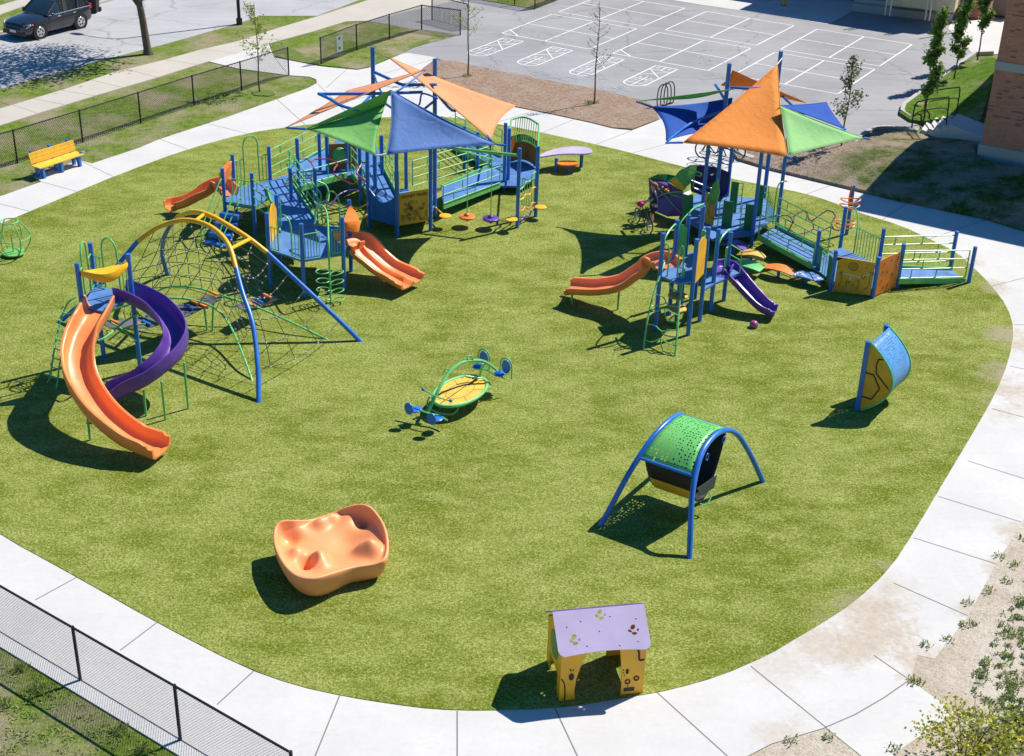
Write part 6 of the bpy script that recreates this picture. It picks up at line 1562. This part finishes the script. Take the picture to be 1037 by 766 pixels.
# ---------------------------------------------------------------- bikes, rack, child
TYRE = paint('tyre_rubber', (.02, .02, .022), .8); CHROME = paint('bright_metal', (.6, .6, .62), .25, metal=.8)
def bicycle(fc, rc_, r, frame_mat_, label, lean=0.0, basket=None, name='bicycle', group=None):
    fc = Z(fc, 0); rc_ = Z(rc_, 0); o = thing(name, (fc+rc_)/2, label, 'bicycle', group); f = (fc-rc_).normalized(); s = Vector((-f.y, f.x, 0)); L = (fc-rc_).length
    up_ = (UP+s*lean).normalized(); k = r/.33
    def P(x, z, y=0): return rc_+f*x+up_*z+s*y
    for cx in (0, L):
        c = P(cx, r); ring = [c+f*math.cos(a)*(r-.02*k)+up_*math.sin(a)*(r-.02*k) for a in [2*math.pi*q/28 for q in range(28)]]
        w_ = MB().tube(ring, .022*k+.006, 7, loop=True).build('wheel', TYRE, o)
        mb = MB()
        mb.tube([c+(p-c)*.93 for p in ring], .012, 5, loop=True)
        for q in range(14): mb.tube([c, c+(ring[q*2]-c)*.93], .0035, 3)
        mb.tube([c-s*.05, c+s*.05], .025, 8); mb.build('rim', CHROME, w_)
    bbk = P(L*.42, r*.85); seat_t = P(L*.28, r+.55*k); head_t = P(L*.80, r+.55*k); head_b = P(L*.84, r+.34*k); hub = P(0, r)
    mb = MB()
    for a, b in ((bbk, seat_t), (seat_t-up_*.08, head_t), (bbk, head_b), (head_b, head_t), (hub, bbk), (hub, seat_t-up_*.1), (head_b, P(L, r)+s*.03), (head_b, P(L, r)-s*.03)): mb.tube([a, b], .018*k+.004, 7)
    mb.build('frame', frame_mat_, o)
    mb = MB(); mb.tube([seat_t, seat_t+up_*.12*k], .013, 6); mb.box(seat_t+up_*.14*k, (.24*k, .13*k, .05), math.atan2(f.y, f.x)); mb.build('saddle', BLACK, o)
    mb = MB(); h0 = head_t+up_*.14*k; mb.tube([head_t, h0], .014, 6); mb.tube(spl([h0-s*.26*k-f*.08, h0-s*.12, h0+f*.03, h0+s*.12, h0+s*.26*k-f*.08], 3), .014, 6); mb.build('handlebar', BLACKM, o)
    mb = MB(); mb.disc(bbk, .01, .01, 6); mb.tube([bbk+s*.06+f*math.cos(a)*.08+up_*math.sin(a)*.08 for a in [2*math.pi*q/14 for q in range(14)]], .008, 4, loop=True)
    mb.tube([bbk-s*.09-f*.11, bbk+s*.0-f*.11+s*.0, bbk, bbk+f*.11, bbk+f*.11+s*.13], .011, 5); mb.build('crank', CHROME, o)
    mb = MB(); mb.tube([bbk, P(L*.36, 0, -.16)], .01, 5); mb.build('kickstand', CHROME, o)
    if basket: MB().sphere(h0+f*.02-up_*.04, .13*k+.04, 12, 8, (1, 1, .8)).build('handlebar_bag', basket, o)
    return o, h0, f, s
PINK = paint('pink_fabric', (.75, .05, .22), .7)
kb, kh, kf, ks = bicycle(G(645, 224.5), G(657.5, 236), .24, paint('dark_bike_frame', (.05, .05, .07), .35), 'small dark childrens bicycle with pink handlebar bag held by a child', basket=PINK)
bicycle(G(711, 161), G(735, 167.5), .34, paint('black_bike_frame', (.02, .02, .025), .35), 'black bicycle parked on the path, the one nearer the turf', lean=.06, group='bicycles parked behind the sail tower')
bicycle(G(746, 162), G(722, 155.5), .34, paint('dark_blue_bike_frame', (.03, .05, .10), .35), 'dark bicycle parked on the path, the one nearer the schoolyard', lean=.06, group='bicycles parked behind the sail tower')
rb = G(674, 109); rk_ = thing('bike_rack', rb, 'black looped steel bike rack at the end of the mulch bed', 'bike rack')
for k in range(3):
    c = rb+Vector((.16*k-.16, .22*k, .05)); d = Vector((.45, .2, 0)); mb = MB(); mb.tube(spl([c-d*.42, c-d*.5+UP*.35, c-d*.38+UP*.78, c+UP*.92, c+d*.38+UP*.78, c+d*.5+UP*.35, c+d*.42], 5), .024, 7); mb.build('hoop', BLACKM, rk_)
MB().tube([rb+Vector((-.3, -.1, .06)), rb+Vector((.35, .6, .06))], .024, 7).build('base_bar', BLACKM, rk_)

def skinned(name, joints, edges, mat, parent, sub=2):
    me = bpy.data.meshes.new(name); o0 = Vector(parent['_o']) if parent is not None else Vector((0, 0, 0))
    me.from_pydata([tuple(Vector(j[0])-o0) for j in joints], edges, []); o = bpy.data.objects.new(name, me); C.objects.link(o)
    md = o.modifiers.new('skin', 'SKIN'); md.use_smooth_shade = True
    for v, j in zip(me.skin_vertices[0].data, joints):
        v.radius = j[1] if isinstance(j[1], tuple) else (j[1], j[1])
    me.skin_vertices[0].data[0].use_root = True
    ms = o.modifiers.new('sub', 'SUBSURF'); ms.levels = sub; ms.render_levels = sub
    dg = bpy.context.evaluated_depsgraph_get(); nm = bpy.data.meshes.new_from_object(o.evaluated_get(dg)); nm.name = name
    bpy.data.objects.remove(o); nm.materials.clear(); nm.materials.append(mat); nm.shade_smooth()
    o = bpy.data.objects.new(name, nm); C.objects.link(o)
    if parent is not None: o.parent = parent
    return o
ft = G(660, 227); kid = thing('person', ft, 'child with reddish hair in dark clothes standing behind a small bicycle', 'person')
SKIN = paint('skin', (.72, .42, .30), .55, .05); HAIR = paint('reddish_brown_hair', (.38, .13, .04), .7, .2, 20); SHIRT = paint('navy_tee_shirt', (.035, .04, .09), .9); SHORT = paint('dark_shorts', (.05, .05, .075), .9)
Fd = Z(kh-ft, 0).normalized(); Sd = Vector((-Fd.y, Fd.x, 0))        # Fd: facing the handlebar
KS = 1.12
def K(x, y, z): return ft+(Fd*x+Sd*y+UP*z)*KS                             # forward, left, up
J = []; Eg = []
def jt(p, r, par=None):
    J.append((p, r)); i = len(J)-1
    if par is not None: Eg.append((par, i))
    return i
pel = jt(K(-.02, 0, .66), .095); sp1 = jt(K(-.01, 0, .80), .09, pel); ch = jt(K(.0, 0, .94), (.10, .085), sp1); nk = jt(K(.02, 0, 1.04), .042, ch); hd0 = jt(K(.03, 0, 1.10), .06, nk); hd1 = jt(K(.045, 0, 1.17), .088, hd0); hd2_ = jt(K(.035, 0, 1.25), .075, hd1)
for sg in (1, -1):
    hip = jt(K(-.02, .075*sg, .60), .072, pel); kn_ = jt(K(.03+.02*sg, .09*sg, .34), .05, hip); an_ = jt(K(-.02+.03*sg, .09*sg, .07), .034, kn_); to = jt(K(.10+.03*sg, .105*sg, .03), .032, an_)
    sh_ = jt(K(.0, .13*sg, .99), .045, ch); el = jt(K(.07, .19*sg, .80), .033, sh_); tgt = kh+ks*(.16*(-1 if ks.dot(Sd)*sg < 0 else 1))
    wr_ = jt(tgt-Fd*.06+UP*.05, .022, el); pm = jt(tgt-Fd*.02+UP*.045, .027, wr_)
    for q, (dy, ln) in enumerate(((-.024, .040), (-.008, .048), (.008, .045), (.022, .036))):
        f1 = jt(tgt+Fd*.018+Sd*dy+UP*.040, .009, pm); f2 = jt(tgt+Fd*(.018+ln*.4)+Sd*dy+UP*.018, .008, f1); jt(tgt+Fd*(.016+ln*.2)+Sd*dy-UP*.004, .007, f2)
    th_ = jt(tgt-Fd*.015+Sd*(-.035*sg)+UP*.03, .009, pm); jt(tgt+Fd*.01+Sd*(-.036*sg)+UP*.005, .008, th_)
body = skinned('body', J, Eg, SKIN, kid)
# clothes
J = []; Eg = []; a = jt(K(-.02, 0, .60), .150); b = jt(K(-.01, 0, .76), .148, a); c = jt(K(0, 0, .93), (.150, .140), b); d = jt(K(.01, 0, 1.02), .075, c)
for sg in (1, -1): s1 = jt(K(.0, .135*sg, .985), .075, c); jt(K(.045, .175*sg, .86), .068, s1)
skinned('shirt', J, Eg, SHIRT, kid)
J = []; Eg = []; a = jt(K(-.02, 0, .64), .135)
for sg in (1, -1): h1 = jt(K(-.02, .078*sg, .56), .105, a); jt(K(.02+.015*sg, .088*sg, .36), .092, h1)
skinned('shorts', J, Eg, SHORT, kid)
mb = MB(); mb.sphere(K(.015, 0, 1.235), .098, 16, 10, (1, 1, .82)); mb.sphere(K(-.03, 0, 1.19), .085, 12, 8); mb.build('hair', HAIR, kid)
mb = MB()
for sg in (1, -1): mb.sphere(K(.118, .032*sg, 1.185), .012, 8, 6)
mb.build('eyes', INK, kid); MB().sphere(K(.132, 0, 1.162), .014, 8, 6).build('nose', SKIN, kid)
MB().tube([K(.118, -.022, 1.132), K(.126, 0, 1.130), K(.118, .022, 1.132)], .006, 5).build('mouth', paint('lips', (.35, .10, .09), .5), kid)
for sg in (1, -1):
    MB().sphere(K(.03, .09*sg, 1.18), .022, 8, 6, (.6, .5, 1)).build('ear', SKIN, kid)
    MB().sphere(K(.06+.03*sg, .10*sg, .035), .055, 10, 6, (1.3, .8, .65)).build('shoe', WHITE, kid)

# ---------------------------------------------------------------- parked car and bin on the street
CARP = paint('charcoal_car_paint', (.022, .022, .034), .22, .05, coat=.8); CGL = paint('car_glass', (.02, .03, .04), .05, coat=.6)
cf_, cr_ = G(40.8, 39.8), G(81.6, 29.2); X_ = Z(cf_-cr_, 0); wb = X_.length; X_.normalize(); Y_ = Vector((-X_.y, X_.x, 0))   # Y_ points to one side
side = 1 if Y_.y < 0 else -1                      # near side
org = Z(cr_, 0)-Y_*side*.80
sc_c = wb/2.6
car = thing('parked_car', Z(org+X_*wb/2, 0), 'dark grey estate car parked at the kerb with silver wheels', 'car')
def cp(x, y, z): return org+X_*x*sc_c+Y_*y*side+UP*z
# lower body stations: x, halfwidth, z bottom, z shoulder, z top(centre)
stn = [(-.86, .62, .42, .80, .86), (-.80, .80, .34, .88, .98), (-.55, .87, .30, .95, 1.02), (0, .89, .28, .97, 1.02), (.7, .89, .26, .95, 1.0), (1.6, .89, .26, .92, .98), (2.15, .89, .28, .90, .97), (2.6, .88, .30, .84, .93), (3.05, .85, .30, .76, .86), (3.35, .76, .32, .68, .76), (3.44, .60, .36, .60, .64)]
def body_ring(x, w_, zb, zs, zt): return [cp(x, -w_*.92, zb), cp(x, -w_, zb+.12), cp(x, -w_, zs-.12), cp(x, -w_*.95, zs), cp(x, -w_*.6, zt), cp(x, 0, zt+.01), cp(x, w_*.6, zt), cp(x, w_*.95, zs), cp(x, w_, zs-.12), cp(x, w_, zb+.12), cp(x, w_*.92, zb)]
MB().loft([body_ring(*s) for s in stn]).build('body', CARP, car, ang=30)
gh = [(-.80, .66, 1.0), (-.45, .70, 1.42), (.3, .72, 1.52), (1.0, .71, 1.52), (1.35, .68, 1.45), (2.05, .72, .99)]
rg = [[cp(x, -(.80), .96), cp(x, -w_, z), cp(x, -w_*.5, z+.03), cp(x, w_*.5, z+.03), cp(x, w_, z), cp(x, .80, .96)] for x, w_, z in gh]
MB().loft(rg).build('window', CGL, car, ang=25)
rg = [[cp(x, -w_, z), cp(x, -w_*.5, z+.035), cp(x, w_*.5, z+.035), cp(x, w_, z), cp(x, w_*.9, z+.0), cp(x, -w_*.9, z+.0)] for x, w_, z in ((-.6, .70, 1.30), (-.42, .725, 1.45), (.3, .745, 1.545), (1.0, .735, 1.545), (1.33, .70, 1.47))]
MB().loft([[p+UP*.004 for p in r] for r in rg]).build('roof', CARP, car, ang=30)
for sg in (1, -1):
    for a, b in (((2.05, .79, .99), (1.33, .70, 1.47)), ((.95, .815, .98), (.92, .73, 1.53)), ((.05, .815, .98), (-.02, .73, 1.50)), ((-.78, .79, .99), (-.5, .71, 1.38))): MB().beam(cp(a[0], a[1]*sg, a[2]), cp(b[0], b[1]*sg, b[2]), .05, .07).build('pillar', CARP, car, smooth=False)
mb = MB()
mb.beam(cp(-.7, .84, .985), cp(1.95, .84, .965), .02, .03); mb.build('chrome_trim', CHROME, car, smooth=False)
for sg in (1, -1): MB().beam(cp(-.4, .60*sg, 1.57), cp(1.05, .60*sg, 1.60), .03, .04).build('roof_rail', CHROME, car, smooth=False)
for sg in (1, -1):
    MB().slab([cp(3.40, .50*sg, .60), cp(3.30, .78*sg, .62), cp(3.10, .855*sg, .70), cp(3.12, .84*sg, .78), cp(3.34, .66*sg, .72)], X_, .03).build('headlight', paint('headlight_glass', (.75, .78, .8), .1), car, smooth=False)
    MB().sphere(cp(3.02, .865*sg, .73), .05, 8, 6, (1, 1, .6)).build('indicator', OPIPE, car)
    MB().box(cp(-.80, .74*sg, .95), (.14, .12, .22), math.atan2(X_.y, X_.x)).build('tail_light', paint('red_lens', (.6, .02, .02), .2), car, smooth=False)
    MB().sphere(cp(1.80, .98*sg, 1.02), .11, 10, 6, (.7, .9, .7)).build('mirror', CARP, car)
MB().slab([cp(3.452, -.45, .50), cp(3.452, .45, .50), cp(3.43, .50, .62), cp(3.43, -.50, .62)], X_, .02).build('grille', BLACK, car, smooth=False)
MB().slab([cp(3.47, -.20, .36), cp(3.47, .20, .36), cp(3.47, .20, .48), cp(3.47, -.20, .48)], X_, .02).build('number_plate', WHITE, car, smooth=False)
MB().box(cp(3.35, 0, .33), (.22, 1.4, .16), math.atan2(X_.y, X_.x)).build('bumper', BLACKM, car, smooth=False)
for sg in (1, -1):
    for hx in (.35, 1.35): MB().beam(cp(hx-.09, .895*sg, .86), cp(hx+.09, .895*sg, .855), .02, .03).build('door_handle', CHROME, car, smooth=False)
    mb = MB()
    for x in (.15, 1.1, 2.0): mb.beam(cp(x, .893*sg, .38), cp(x-.02, .88*sg, .93), .008, .012)
    mb.build('door_gap', INK, car, smooth=False)
for x in (0, 2.6):
    for sg in (1, -1):
        c = cp(x, .80*sg, .345); 
        mb = MB(); mb.tube([cp(x, .60*sg, .36), cp(x, .897*sg, .36)], .405, 26); mb.build('wheel_arch', BLACK, car)
        wh = MB().tube([cp(x, .68*sg, .345), cp(x, .86*sg, .345), cp(x, .90*sg, .345)], [.34, .34, .30], 26).build('wheel', TYRE, car)
        mb = MB(); mb.tube([cp(x, .895*sg, .345), cp(x, .906*sg, .345)], [.235, .225], 20); mb.build('rim', CHROME, wh)
        mb = MB()
        for k in range(5):
            a = 2*math.pi*k/5+.3; d = X_*math.cos(a)+UP*math.sin(a); mb.sphere(cp(x, .905*sg, .345)+d*.13, .045, 8, 6, (1, .3 if abs(Y_.y) > .7 else 1, 1))
        mb.build('rim_opening', BLACK, wh)
bg = G(94.5, 13); bn_ = thing('wheelie_bin', bg, 'black wheeled rubbish bin standing in the road behind the parked car', 'bin')
mb = MB(); mb.loft([[bg+Vector((x*s, y*s, z)) for x, y in ((-.3, -.33), (.3, -.33), (.3, .33), (-.3, .33))] for z, s in ((.08, .8), (1.0, 1.0))]); mb.build('body', BLACK, bn_, smooth=False)
mb = MB(); mb.loft([[bg+Vector((x*s, y*s, z)) for x, y in ((-.33, -.36), (.33, -.36), (.33, .38), (-.33, .38))] for z, s in ((1.0, 1.0), (1.06, 1.0), (1.12, .85))]); mb.build('lid', BLACK, bn_, smooth=False)
for sx in (-.28, .28): MB().tube([bg+Vector((sx-.04, .28, .12)), bg+Vector((sx+.04, .28, .12))], .12, 14).build('wheel', TYRE, bn_)
